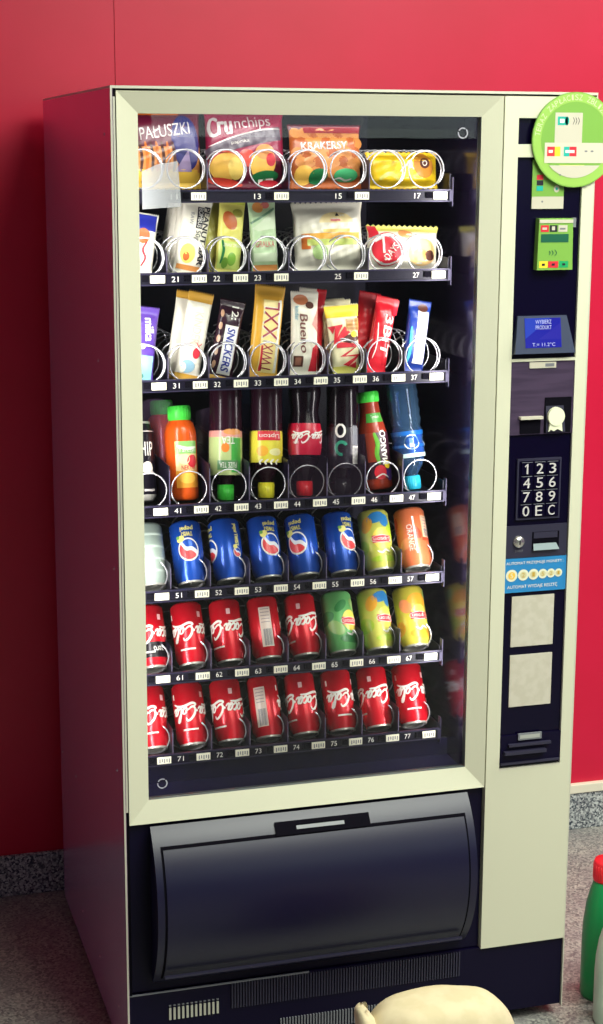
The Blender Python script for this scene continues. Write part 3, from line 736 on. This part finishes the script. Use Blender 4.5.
def art35(a):
    a.rect(-.030,.030,.112,.134,yellow_p,1).rect(.004,.030,.085,.108,foil('wafer_tan',(206,160,100)),2)
    for k in range(3): a.rect(.006,.028,.087+k*.007,.091+k*.007,foil('wafer_dark',(176,126,70)),3)
    a.stroke([(-.026,.088),(-.010,.096),(-.020,.066),(.006,.088)],.016,red_p,2,smooth=0,taper=False); a.stroke([(-.018,.060),(.024,.056),(-.008,.038),(.026,.038),(-.002,.020),(.020,.020)],.012,red_p,2,smooth=0,taper=False); a.disc((.01,.07),.018,.008,choc,1).disc((.018,.078),.006,.006,yellow_p,3)
mf35 = lambda u,v: foil('pale_cream_foil',(240,232,190)) if v>.02 else lemon_f
pack('wafer_bar','front cream wafer packet with red zigzag and yellow top above slot number 35','wafer bar','cream wafer packets above slot 35',(CX[5]+.009,Y0,z),R(9),R(-3),.058,.136,.010,mf35,art35,taper=.22)
for k in (1, 2):
    pack('wafer_bar',['second','third'][k-1]+' cream wafer packet, its top edge showing behind the front one above slot 35','wafer bar','cream wafer packets above slot 35',(CX[5]+.009-.004*k,Y0+.026*k,z),R(9),R(-3),.056,.142,.009,mf35,None,taper=.22)
def art36(a):
    a.text('3BIT',.078,.016,(.008,.078),white_ink,3,-PI/2,.1,.0008); a.rect(.014,.024,.120,.150,foil('bright_red',(232,40,56)),1).disc((-.004,.018),.014,.014,foil('bright_red',(232,40,56)),2).stroke([(-.012,.10),(-.008,.06),(-.012,.03)],.002,white_ink,2)
pack('chocolate_bar','red chocolate bar with white vertical lettering in front above slot number 36','chocolate bar','red bars above slot 36',(CX[6]-.014,Y0,z),R(9),R(13),.042,.152,.011,lambda u,v: red_f if v>.02 or u<0 else foil('bright_red',(232,40,56)),art36)
pack('chocolate_bar','red chocolate bar standing behind the front one above slot number 36','chocolate bar','red bars above slot 36',(CX[6]-.034,Y0+.030,z),R(9),R(11),.042,.158,.010,lambda u,v: red_f,None)
def art37(a):
    a.rect(-.004,.018,.020,.122,white_ink,1); a.stroke([(.003,.11),(.011,.098),(.004,.086),(.011,.074),(.004,.062),(.010,.05),(.004,.036)],.003,foil('faint_blue',(120,140,190)),3); a.disc((.006,.128),.010,.008,choc,2).stroke([(-.014,.09),(-.012,.05),(-.014,.02)],.006,foil('aqua_print',(80,180,200)),2)
pack('chocolate_bar','dark blue coconut bar with a white strip, right end of the third shelf','chocolate bar',None,(CX[7]-.014,Y0,z),R(9),R(10),.044,.142,.011,lambda u,v: blue_f,art37)

# --- fourth shelf: bottles
z = TRAY[4]+.001
BY = .192
def flipz(p, h): return [(r, h-zz) for r, zz in p][::-1]
green_c = M('green_cap', (70, 214, 70), .4); yel_c = M('yellow_cap', (250, 240, 60), .4); red_c = M('red_cap', (236, 36, 46), .4); aqua_c = M('aqua_cap', (40, 176, 206), .4); black_c = M('black_cap', (18, 16, 24), .35)
tea = M('dark_tea_bottle', (40, 14, 28), .2, 0, .3); cola = M('dark_cola_bottle', (18, 6, 16), .18, 0, .3); juice = M('orange_juice', (214, 84, 22), .2, 0, .5); mango = M('red_brown_juice', (150, 52, 34), .2, 0, .5)
water_m = clear('blue_water_plastic', (.42, .62, .86), .05, 1.33, .10, (120, 170, 220))
def ribs(prof): return prof
def bottle(name, label, cat, group, x, prof, caph, inverted, body_m, cap_m, lean, spin, art, side=None, y=BY, capr=.0155, dz=0.):
    if side is None: side = R(3) if inverted else 0.
    lean = lean*.8
    """prof: upright body outline (r, z) without cap"""
    hb = prof[-1][1]; h = hb+caph
    cap = [(0,hb-.004),(capr,hb-.004),(capr,hb+caph-.002),(capr-.002,hb+caph),(0,hb+caph)]
    P, Cp = prof, cap
    if inverted: P, Cp = flipz(prof, h), flipz(cap, h)
    b_ = MB(); b_.lathe(P, body_m, 32); o = b_.build(name)
    c_ = MB(); c_.lathe(Cp, cap_m, 24)
    zz = sorted([q[1] for q in Cp])
    for k in range(24):
        a_ = 2*PI*k/24; c_.tube([((capr)*math.cos(a_),(capr)*math.sin(a_),zz[0]+.003),((capr)*math.cos(a_),(capr)*math.sin(a_),zz[-1]-.003)],.0006,cap_m,4)
    c_.build('cap', o)
    if art:
        rf = prof_r([p for p in prof])
        a = Art(cyl_fn(rf, h if inverted else None), (.004,.004), .0006, .0003); art(a); a.build('label', o)
    tag(o, label, cat, group)
    base_r = capr if inverted else prof[1][0]
    pose(o, (x+.006, y, z+base_r*math.sin(lean)+.0006+dz), lean, side, spin)
    return o
def wrap(a, z0, z1, mat, layer=0, u=.1036): a.rect(-u, u, z0, z1, mat, layer)
PET = [(0,.004),(.022,.004),(.027,0),(.030,.004),(.0315,.012),(.0308,.03),(.0312,.05),(.0312,.120),(.030,.135),(.026,.155),(.018,.175),(.0125,.183),(.0125,.192)]
JUICE = [(0,.002),(.024,0),(.029,.004),(.030,.012),(.030,.10),(.0305,.118),(.030,.132),(.026,.146),(.020,.152),(.0195,.156)]
def art41(a):
    a.rect(-.024,.026,.024,.112,foil('juice_cream',(240,214,150)),0).rect(-.024,.026,.088,.112,foil('juice_green',(140,200,110)),1).rect(-.024,.026,.024,.056,foil('juice_orange',(242,160,50)),1).stroke([(-.02,.104),(.0,.098),(.024,.100)],.006,white_ink,2)
    a.text('Tarczyn',.038,.009,(.002,.094),white_ink,3).disc((.012,.074),.012,.012,red_p,2).disc((-.006,.078),.012,.010,foil('peach',(250,220,180)),2).text('NEKTAR',.032,.009,(.004,.062),red_p,3).disc((0,.042),.018,.010,foil('peach2',(252,196,80)),2)
j1 = bottle('juice_bottle','front orange juice bottle with green cap, upright above slot number 41','bottle','orange juice bottles above slot 41',.157,JUICE,.024,False,juice,green_c,R(14),R(8),art41,y=.205,capr=.0215)
bottle('juice_bottle','orange juice bottle with green cap half hidden behind the front one above slot 41','bottle','orange juice bottles above slot 41',.139,JUICE,.024,False,juice,green_c,R(14),R(-5),None,y=.282,capr=.0215)
CAN = [(0,.006),(.020,.006),(.025,0),(.029,.0012),(.033,.0065),(.033,.100),(.0275,.111),(.0275,.115),(.0258,.115),(.0252,.111),(0,.111)]
def art42(a):
    wrap(a,.080,.170,foil('tea_label',(178,196,130)),0); wrap(a,.080,.098,foil('pale_rose',(220,150,140)),1); a.rect(-.03,-.006,.10,.165,foil('leafy_green',(70,170,70)),1); a.rect(-.022,.022,.142,.160,foil('dim_green',(90,140,90)),2); a.text('FUZE TEA',.034,.010,(0,.151),white_ink,3); a.disc((.006,.118),.008,.009,foil('peach_orange',(232,130,50)),2); a.text('TEA',.026,.014,(0,.104),white_ink,3); a.disc((-.01,.088),.02,.006,cracker_l,2)
bottle('tea_bottle','upside-down dark tea bottle with green cap and leafy label above slot number 42','bottle',None,.236,PET,.026,True,tea,green_c,R(14),R(-4),art42)
def art43(a):
    wrap(a,.045,.150,foil('lemon_label',(232,220,70)),0); a.disc((0,.062),.030,.014,foil('pale_lemon2',(240,236,170)),1).disc((.016,.128),.012,.010,foil('lemon_orange',(244,180,60)),1).disc((-.012,.130),.014,.007,foil('pale_lemon2',(240,236,170)),1).rect(-.024,.026,.090,.108,red_p,2).text('Lipton',.042,.011,(.001,.099),white_ink,3)
    for k in range(4): a.stroke([(-.018+k*.011,.144),(-.012+k*.011,.149),(-.014+k*.011,.154)],.004,white_ink,3)
bottle('tea_bottle','upside-down lemon tea bottle with yellow cap above slot number 43','bottle',None,.316,PET,.026,True,tea,yel_c,R(14),0,art43)
COKE = [(0,.004),(.022,.004),(.027,0),(.031,.008),(.0318,.022),(.0275,.050),(.0270,.060),(.0305,.078),(.0325,.095),(.0325,.125),(.030,.140),(.024,.160),(.016,.178),(.0125,.186),(.0125,.194)]
SCRIPT = [
 [(1.45,1.55),(1.15,1.98),(.65,1.85),(.2,1.25),(.08,.6),(.35,.08),(.85,.02),(1.35,.45)],
 [(1.95,1.0),(1.65,.75),(1.6,.3),(1.85,0),(2.15,.25),(2.2,.7),(1.95,1.0)],
 [(2.95,.85),(2.7,1.0),(2.4,.65),(2.4,.2),(2.7,0),(3.1,.35)],
 [(3.75,.95),(3.4,.95),(3.2,.5),(3.3,.05),(3.6,.15),(3.85,.95),(3.8,.15),(4.1,.1),(4.3,.4)],
 [(4.35,.55),(4.75,.6)],
 [(6.15,1.55),(5.85,1.98),(5.35,1.85),(4.9,1.25),(4.78,.6),(5.05,.08),(5.55,.02),(6.05,.45)],
 [(6.65,1.0),(6.35,.75),(6.3,.3),(6.55,0),(6.85,.25),(6.9,.7),(6.65,1.0)],
 [(7.05,.4),(7.5,1.5),(7.55,2.0),(7.3,1.95),(7.2,1.2),(7.2,.3),(7.45,.02),(7.75,.4)],
 [(8.4,.95),(8.05,.95),(7.85,.5),(7.95,.05),(8.25,.15),(8.5,.95),(8.45,.15),(8.75,.1),(9.0,.45)],
 [(.5,.0),(-.1,-.35),(.2,-.72),(1.4,-.62),(2.6,-.3),(3.7,-.35)],
 [(5.2,.0),(4.9,-.35),(5.6,-.55),(6.8,-.2),(7.9,-.28),(8.9,-.7)]]
def script(a, s, at, mat, w=.38, layer=3):
    for ln in SCRIPT:
        a.stroke([((x-4.4+.28*y)*s+at[0], (y-.7)*s+at[1]) for x, y in ln], w*s, mat, layer, smooth=5)
def art44(a):
    wrap(a,.072,.140,foil('cola_red_label',(196,18,52)),0); script(a,.0085,(0,.106),white_ink); a.text('ZERO',.012,.004,(.03,.116),white_ink,3)
bottle('cola_bottle','upside-down dark cola bottle with red cap and red label above slot number 44','bottle',None,.393,COKE,.025,True,cola,red_c,R(14),R(6),art44)
def art45(a):
    wrap(a,.055,.168,M('black_label',(20,16,28),.3),0); a.ring((.014,.096),.011,.014,.0045,white_ink,2); a.ring((.012,.130),.014,.015,.006,foil('sea_green',(40,150,116)),2,0,R(-150),R(100)); a.rect(-.028,-.012,.125,.160,white_ink,1); a.rect(-.028,-.012,.075,.124,grey_m,1)
    for k in range(6): a.rect(-.027+k*.0025,-.026+k*.0025,.128,.158,grey_m,2)
bottle('cola_bottle','upside-down black bottle with green ring logo above slot number 45','bottle',None,.470,PET,.026,True,cola,black_c,R(14),0,art45)
TYM = [(0,.002),(.024,0),(.0285,.004),(.029,.012),(.029,.108),(.026,.124),(.021,.145),(.019,.168),(.0185,.176)]
def art46(a):
    wrap(a,.022,.112,foil('plum_label',(58,24,40)),0); a.rect(-.030,-.010,.055,.112,foil('label_ember',(150,60,40)),1); a.text('MANGO',.066,.015,(.010,.082),white_ink,3,PI/2,0,.0006); a.stroke([(-.010,.112),(-.004,.09),(-.008,.07),(-.004,.05)],.010,foil('fresh_green',(96,170,50)),2); a.disc((-.004,.034),.014,.014,red_p,2).disc((.014,.048),.008,.008,yellow_p,3).disc((.018,.030),.010,.014,foil('violet_print',(70,40,120)),2).stroke([(-.016,.024),(.0,.030),(.014,.022)],.003,white_ink,3)
    a.rect(-.026,.026,.132,.150,foil('neck_green',(70,160,60)),1); a.text('Tymbark',.026,.008,(0,.142),white_ink,3)
bottle('juice_bottle','upright slim mango juice bottle with green cap above slot number 46','bottle',None,.550,TYM,.017,False,mango,green_c,R(14),R(4),art46,side=R(-4),capr=.0205,y=.207)
WAT = [(0,.004),(.022,.004),(.027,0),(.031,.006)]+[(.0315-.0022*(k%2),.014+.009*k) for k in range(9)]+[(.0275,.098),(.031,.108),(.0315,.150),(.030,.160),(.024,.176),(.016,.188),(.0125,.194),(.0125,.200)]
def art47(a):
    wrap(a,.108,.152,foil('water_label',(24,96,176)),0); a.ring((0,.130),.017,.015,.0022,white_ink,2); a.rect(-.004,.005,.122,.140,white_ink,2); wrap(a,.152,.160,foil('ice_white',(190,220,210)),0); a.ring((-.045,.13),.012,.012,.003,white_ink,2)
bottle('water_bottle','upside-down clear blue water bottle with aqua cap, right end of the fourth shelf','bottle',None,.617,WAT,.023,True,water_m,aqua_c,R(15),R(-5),art47,side=R(-4),dz=.001)

# --- cans
can_silver = M('can_aluminium', (206, 204, 194), .32, .45)
def can_proto(name, body_m, art, lower=None):
    """stands on its opener end: lid at the bottom"""
    SR, SZ_ = .935, 1.085; h = .115*SZ_; P = flipz([(r*SR, z*SZ_) for r, z in CAN], h); n = len(P)
    ms = []
    for (r0,z0),(r1,z1) in zip(P, P[1:]):
        zz = h-(z0+z1)/2
        ms.append(can_silver if zz < .0012 or zz > .118 else body_m)
    b_ = MB(); b_.lathe(P[3:], body_m, 32, ms[3:])
    o = b_.build(name)
    l_ = MB(); l_.lathe([(0,.0042),(.022,.0042),(.0252,.004),(.0258,0),(.0275,0),(.0277,.0022),(.0272,.004),(.0280,.0075),(.0292,.010)], can_silver, 32); l_.v = [(x*SR, y*SR, z) for x, y, z in l_.v]; l = l_.build('lid', o)
    t_ = MB(); seg = 14
    t_.tube([(.0072*math.cos(2*PI*k/seg), -.007+.0105*math.sin(2*PI*k/seg), .0034) for k in range(seg+1)], .0011, can_silver, 5); t_.lathe([(0,.0025),(.003,.0028),(.003,.0045)], can_silver, 10); t_.build('pull_tab', l)
    cf = cyl_fn(.033*SR, h); a = Art(lambda u, v, o_: cf(u*SR, v*SZ_, o_), .004, .0004, .00022); art(a); a.build('printed_design', o)
    return o
def barcode(a, u, z0, z1, bg, w=.024):
    a.rect(u-w/2, u+w/2, z0, z1, bg, 1)
    for k in range(9): a.rect(u-w/2+.002+k*.0019, u-w/2+.0028+k*.0019+(.0005 if k%3 else 0), (z0+z1)/2+.004, z1-.002, grey_m, 2)
    for k in range(5): a.rect(u-w/2+.003, u+w/2-.003, z0+.003+k*.006, z0+.0045+k*.006, foil('print_grey',(170,150,150)), 2)
cola_red = M('cola_red_enamel', (214, 12, 36), .26, .25, .6); cola_blk = M('cola_black_enamel', (22, 12, 24), .26, .2); pep_blue = M('cola_blue_enamel', (24, 82, 188), .24, .3, .6); lip_y = M('lemon_enamel', (206, 208, 92), .3, .1); lip_g = M('mint_green_enamel', (112, 192, 112), .3, .1); lip_o = M('yellow_tea_enamel', (216, 204, 72), .3, .1); org = M('orange_enamel', (232, 124, 78), .3, .1); mintsil = M('frosted_mint_enamel', (172, 190, 178), .35, .3)
def art_cola(a):
    script(a,.0122,(0,.056),white_ink)
    a.rect(.004,.036,.0865,.0895,white_ink,1); a.rect(-.016,-.008,.020,.030,foil('pale_pink',(240,190,190)),1)
    barcode(a,.096,.022,.095,foil('barcode_cream',(232,214,200)))
    a.rect(.052,.056,.020,.03,white_ink,1)
def art_colaz(a):
    art_cola(a); a.rect(-.1036,.1036,.070,.098,cola_blk,0); a.text('zero',.022,.008,(-.004,.082),white_ink,2)
yel_ink = M('pale_yellow_ink', (236, 230, 130), .4); pep_red = foil('globe_red', (226, 60, 66))
def globe(a, at, r, rot=0.):
    a.disc(at, r, r, white_ink, 1); a.disc(at, r*.88, r*.88, M('globe_white',(232,236,240),.35), 2)
    def rp(p): c, s_ = math.cos(rot), math.sin(rot); return (at[0]+p[0]*c-p[1]*s_, at[1]+p[0]*s_+p[1]*c)
    q = r*.86
    top = [(q*math.cos(R(d)), q*math.sin(R(d))) for d in range(-8, 176, 8)]
    low = smooth_line([(q*math.cos(R(175)), q*math.sin(R(175))), (-q*.35, -q*.02), (q*.25, q*.22), (q*math.cos(R(-8)), q*math.sin(R(-8)))], 6)
    a.poly([rp(p) for p in top+low[1:-1]], pep_red, 3)
    bot = [(q*math.cos(R(d)), q*math.sin(R(d))) for d in range(200, 340, 8)]
    up = smooth_line([(q*math.cos(R(336)), q*math.sin(R(336))), (q*.3, -q*.16), (-q*.3, -q*.42), (q*math.cos(R(200)), q*math.sin(R(200)))], 6)
    a.poly([rp(p) for p in bot+up[1:-1]], pep_blue, 3)
def art_pepsi(a):
    globe(a,(0,.056),.0215,R(-28)); a.text('pepsi',.026,.010,(.0,.017),yel_ink,2,0,0,.0004); a.text('TWIST',.024,.008,(.001,.0275),yel_ink,2,0,0,.0004); a.disc((.014,.036),.008,.006,yel_ink,4,.4); a.disc((.019,.033),.004,.003,foil('leaf_mark',(110,170,80)),5)
    globe(a,(-.064,.066),.0095,R(-28)); a.text('pepsi TWIST',.040,.012,(-.064,.034),yel_ink,2,PI/2,0,.0005); a.disc((-.060,.056),.005,.004,yel_ink,4)
def art_lip(bandc, leafs):
    def f(a):
        for (u, v, rx, ry, m_) in leafs: a.disc((u,v),rx,ry,m_,0,u*30)
        a.disc((0,.058),.020,.020,foil('sun_yellow',(244,220,90)),2); a.rect(-.021,.021,.052,.066,red_p,3); a.ring((0,.059),.024,.0075,.001,white_ink,4,n=20); a.text('Lipton',.036,.009,(0,.059),white_ink,4)
        a.stroke([(-.014,.084),(-.004,.080),(.004,.085),(.014,.081)],.004,white_ink,2); barcode(a,.1,.03,.09,foil('barcode_cream',(232,214,200)))
    return f
gl = foil('leaf_deep',(54,140,70)); bl = foil('bluebird',(40,120,180)); am = foil('amber_fruit',(236,170,50)); pl = foil('pale_leaf',(160,200,120)); lm = foil('lime_leaf',(170,200,50)); pk = foil('grapefruit',(244,150,90))
def art_or(a):
    for k in range(8): a.disc((-.09+.025*k,.03+.02*(k%3)),.010,.016,pk if k%2 else foil('deep_orange',(206,70,40)),0,k)
    barcode(a,-.018,.018,.060,foil('peach_print',(240,196,160)),.024); a.rect(-.028,-.004,.060,.066,foil('deep_orange',(206,70,40)),1); a.text('ORANGE',.05,.012,(.022,.06),white_ink,3,PI/2); a.rect(.010,.014,.02,.09,white_ink,1)
def art_min(a):
    for k in range(4): a.rect(-.03,.03,.022+.022*k,.026+.022*k,foil('faint_mint',(196,212,200)),0)
P_cola = can_proto('soda_can', cola_red, art_cola); P_zero = can_proto('soda_can', cola_red, art_colaz); P_pep = can_proto('soda_can', pep_blue, art_pepsi)
P_ly = can_proto('tea_can', lip_y, art_lip(red_p, [(.008,.018,.020,.010,bl),(-.012,.024,.012,.012,bl),(.03,.03,.016,.012,am),(-.03,.04,.014,.02,lm),(.05,.07,.014,.02,lm),(-.05,.08,.014,.014,pl),(0,.096,.03,.006,lm)]))
P_lg = can_proto('tea_can', lip_g, art_lip(red_p, [(-.02,.03,.02,.010,pl),(.02,.03,.016,.008,gl),(.0,.092,.03,.008,gl),(-.03,.07,.012,.02,gl),(.035,.07,.012,.02,pl),(.06,.05,.012,.024,gl)]))
P_lo = can_proto('tea_can', lip_o, art_lip(red_p, [(0,.030,.024,.014,am),(-.03,.02,.012,.010,pl),(.03,.04,.012,.016,pk),(0,.092,.026,.010,am),(-.035,.075,.014,.016,lm),(.05,.08,.014,.014,am)]))
P_or = can_proto('soda_can', org, art_or); P_mi = can_proto('soda_can', mintsil, art_min)
used = set()
LEAN = R(30)
def put_can(P, row, i, spin, label, group, dx=0.):
    o = P if P.name not in used else copy_tree(P)
    used.add(P.name); used.add(o.name)
    tag(o, label, 'can', group)
    pose(o, (CX[i]+dx+.011, .186, TRAY[row]+.0015+.0277*math.sin(LEAN)), LEAN, 0, R(spin))
TL = 'above slot number '
put_can(P_mi,5,0,20,'pale frosted mint can, leftmost in the row of blue cans','cans on the fifth shelf')
for i, sp, tx in ((1,-8,'blue cola can with a full round globe logo '),(2,-84,'blue cola can turned to show vertical yellow lettering '),(3,12,'blue cola can with a round globe logo facing front '),(4,-34,'blue cola can with its globe logo turned to the left '),(5,24,'blue cola can with its globe logo turned to the right ')):
    put_can(P_pep,5,i,sp,tx+TL+'5%d' % i,'blue cola cans')
put_can(P_ly,5,6,4,'yellow-green lemon tea can beside the orange can '+TL+'56','cans on the fifth shelf')
put_can(P_or,5,7,12,'orange soda can at the right end of the row '+TL+'57','cans on the fifth shelf')
put_can(P_zero,6,0,10,'red cola can with a black lower band, cut by the left door frame','red cola cans')
for i, sp, tx in ((1,14,'red cola can with white script '),(2,-22,'red cola can with white script turned left '),(3,158,'red cola can turned to its barcode panel '),(4,-42,'red cola can next to the green tea can ')):
    put_can(P_cola,6,i,sp,tx+TL+'6%d' % i,'red cola cans')
put_can(P_lg,6,5,32,'green mint tea can with a round yellow badge '+TL+'65','tea cans on the sixth shelf')
put_can(P_ly,6,6,28,'lemon tea can with a blue patch at the top '+TL+'66','tea cans on the sixth shelf')
put_can(P_lo,6,7,16,'yellow tea can with orange patches, right end of its row '+TL+'67','tea cans on the sixth shelf')
for i, sp, tx in ((0,18,'red cola can cut by the left door frame in the bottom row'),(1,22,'second red cola can from the left in the bottom row, '),(2,-16,'red cola can with its script turned left in the bottom row, '),(3,138,'red cola can showing its barcode panel in the bottom row, '),(4,-34,'fifth red cola can from the left in the bottom row, '),(5,38,'red cola can with its script turned right in the bottom row, '),(6,-48,'second red cola can from the right in the bottom row, '),(7,26,'rightmost red cola can in the bottom row, ')):
    put_can(P_cola,7,i,sp,tx+('' if i == 0 else TL+'7%d' % i),'red cola cans')
# black can on the fourth shelf stands upright
h_ = .150
b = MB(); prof = [(0,.006),(.020,.006),(.024,0),(.0265,.002),(.0325,.012),(.0325,.134),(.0275,.146),(.0275,.150),(.0258,.150),(.0252,.146),(0,.146)]
blk = M('black_can_enamel', (22, 18, 30), .28, .3)
b.lathe(prof, blk, 32, [can_silver]*4+[blk]*2+[can_silver]*4); o = b.build('energy_drink_can')
a = Art(cyl_fn(.0325), .004, .0004, .00022)
a.text('HIP',.030,.026,(.010,.098),white_ink,1).disc((.010,.062),.012,.012,M('pale_badge',(220,214,200),.4),1).stroke([(.0,.06),(.02,.054),(.03,.05)],.004,silver_ink,1); a.rect(-.102,.102,.130,.132,silver_ink,0)
a.rect(.0,.024,.018,.022,silver_ink,1)
a.build('printed_design', o)
tag(o, 'black energy drink can with white lettering at the left edge of the fourth shelf', 'can'); pose(o, (CX[0]-.006, .206, TRAY[4]+.0015+.0265*math.sin(R(14))), R(14), 0, R(6))

# ================================================================== AROUND THE MACHINE
def jug(name, label, x, y, h, r, body_m, cap_m, handle=False):
    o = empty(name, (x, y, 0)); tag(o, label, 'bottle')
    capz = h-.042
    prof = [(0,.004),(r*.82,.003),(r*.95,0),(r,.008),(r*1.0,.05),(r*1.0,h*.42),(r*.97,h*.54),(r*.86,h*.68),(r*.70,h*.78),(r*.56,h*.85),(r*.5,capz)]
    b_ = MB(); b_.lathe(prof, body_m, 36); b_.build('body', o)
    c_ = MB(); c_.lathe([(0,capz-.004),(r*.60,capz-.004),(r*.62,capz),(r*.60,h-.008),(r*.54,h-.001),(0,h)], cap_m, 28)
    for k in range(28):
        a_ = 2*PI*k/28; c_.tube([(r*.605*math.cos(a_),r*.605*math.sin(a_),capz+.002),(r*.60*math.cos(a_),r*.60*math.sin(a_),h-.01)],.0009,cap_m,4)
    c_.build('cap', o)
    return o
jug('cleaner_bottle','green plastic cleaner bottle with a red cap on the floor right of the machine',1.014,.060,.303,.0455,M('green_bottle_plastic',(12,142,76),.32),red_c)
jug('cleaner_bottle','pale mint-white plastic bottle in front of the green bottle at the right edge',.990,-.050,.262,.0455,M('pale_bottle_plastic',(206,226,206),.32),M('pale_cap',(206,216,206),.4))

# cream bag in front of the machine
def bag():
    cx, cy, hh = .455, -.42, .326
    m = MB(); nu, nv = 48, 26; vs = []
    cm = mottle('cream_cloth', (204, 190, 154), (212, 198, 164), 30, rough=.85, spec=.2, bump=.3, bscale=60)
    for j in range(nv+1):
        t = j/nv; zz = hh*math.sin(t*PI/2)
        s = max(.0, 1-(t)**2.6)**.5
        for i in range(nu):
            a_ = 2*PI*i/nu; c, d = math.cos(a_), math.sin(a_)
            wob = 1+.03*math.sin(3*a_+2*t)+.02*math.sin(7*a_+5*t)
            e = .88
            vs.append((cx+(.155)*s*wob*math.copysign(abs(c)**e,c), cy+.085*s*wob*math.copysign(abs(d)**e,d), zz*(1+.012*math.sin(5*a_)*(1-t))))
    fs = [(j*nu+i, j*nu+(i+1)%nu, (j+1)*nu+(i+1)%nu, (j+1)*nu+i) for j in range(nv) for i in range(nu)]
    fs.append(list(range(nu))[::-1])
    m.add(vs, fs, cm, True)
    o = m.build('cloth_bag'); tag(o, 'cream rounded cloth bag with a folded ear, standing in front of the machine', 'bag')
    e_ = MB(); pts = [(.352,-.42,.180,.040),(.340,-.42,.255,.028),(.330,-.42,.292,.019),(.320,-.42,.315,.012),(.316,-.42,.325,.008),(.324,-.42,.327,.006)]
    rings = []
    seg = 12
    for (x, y, zz, r) in pts:
        for k in range(seg):
            a_ = 2*PI*k/seg; rings.append((x+r*math.cos(a_), y+r*1.6*math.sin(a_), zz+.004*math.sin(2*a_)))
    n = len(pts)
    e_.add(rings, [(j*seg+k, j*seg+(k+1)%seg, (j+1)*seg+(k+1)%seg, (j+1)*seg+k) for j in range(n-1) for k in range(seg)]+[list(range((n-1)*seg, n*seg))], cm, True)
    e_.build('folded_ear', o)
bag()

# ================================================================== LIGHT
def area(name, loc, tgt, sx, sy, e, col=(1,1,1)):
    l = bpy.data.lights.new(name, 'AREA'); l.shape = 'RECTANGLE'; l.size = sx; l.size_y = sy; l.energy = e; l.color = col
    o = bpy.data.objects.new(name, l); COL.objects.link(o); o.location = loc
    d = Vector(tgt)-Vector(loc)
    if abs(d.x)+abs(d.y) > 1e-4: o.rotation_euler = d.to_track_quat('-Z', 'Y').to_euler()
    return o
area('daylight_window', ((WX0+WX1)/2, -6.24, (WZ0+WZ1)/2), ((WX0+WX1)/2, 0, (WZ0+WZ1)/2), WX1-WX0, WZ1-WZ0, 15, (.80, 1, .97))
LAMPS = [(1.25, -1.60, 1.9, 1.4, 118), (2.5, -.35, 1.0, .6, 58), (1.5, -3.2, 2.2, 1.2, 36)]
for lx, ly, sx, sy, e in LAMPS: area('ceiling_lamp', (lx, ly, 2.965), (lx, ly, 0), sx, sy, e, (.95, 1, .87))
for x, tx in ((.034, .3), (.678, .4)):
    area('interior_fill', (x, .048, 1.15), (tx, .5, 1.15), .016, 1.1, 3.2, (1, .97, .95))  # added fill strips, unseen behind the frame, to brighten the products
area('interior_fill', (.36, .052, 1.797), (.36, .26, 1.60), .60, .016, .9, (1, .97, .93))  # added fill strip, unseen, brightens the top shelf
w = bpy.data.worlds.new('room_ambient'); S.world = w; w.use_nodes = True
w.node_tree.nodes['Background'].inputs[0].default_value = (.24, .13, .34, 1); w.node_tree.nodes['Background'].inputs[1].default_value = .42

# ================================================================== CAMERA
cd = bpy.data.cameras.new('camera'); cam = bpy.data.objects.new('camera', cd); COL.objects.link(cam)
cam.location = (-.5105, -2.8483, 1.7233); cam.rotation_euler = (1.3589, -.0041, -.2880)
cd.sensor_fit = 'VERTICAL'; cd.sensor_height = 36; cd.lens = 1675.28/1024*36; cd.clip_start = .05
S.camera = cam
S.view_settings.view_transform = 'Standard'; S.view_settings.look = 'None'; S.view_settings.exposure = .06; S.view_settings.gamma = 1
S.view_settings.use_curve_mapping = False
S.cycles.use_denoising = True; S.cycles.max_bounces = 8; S.cycles.transparent_max_bounces = 12
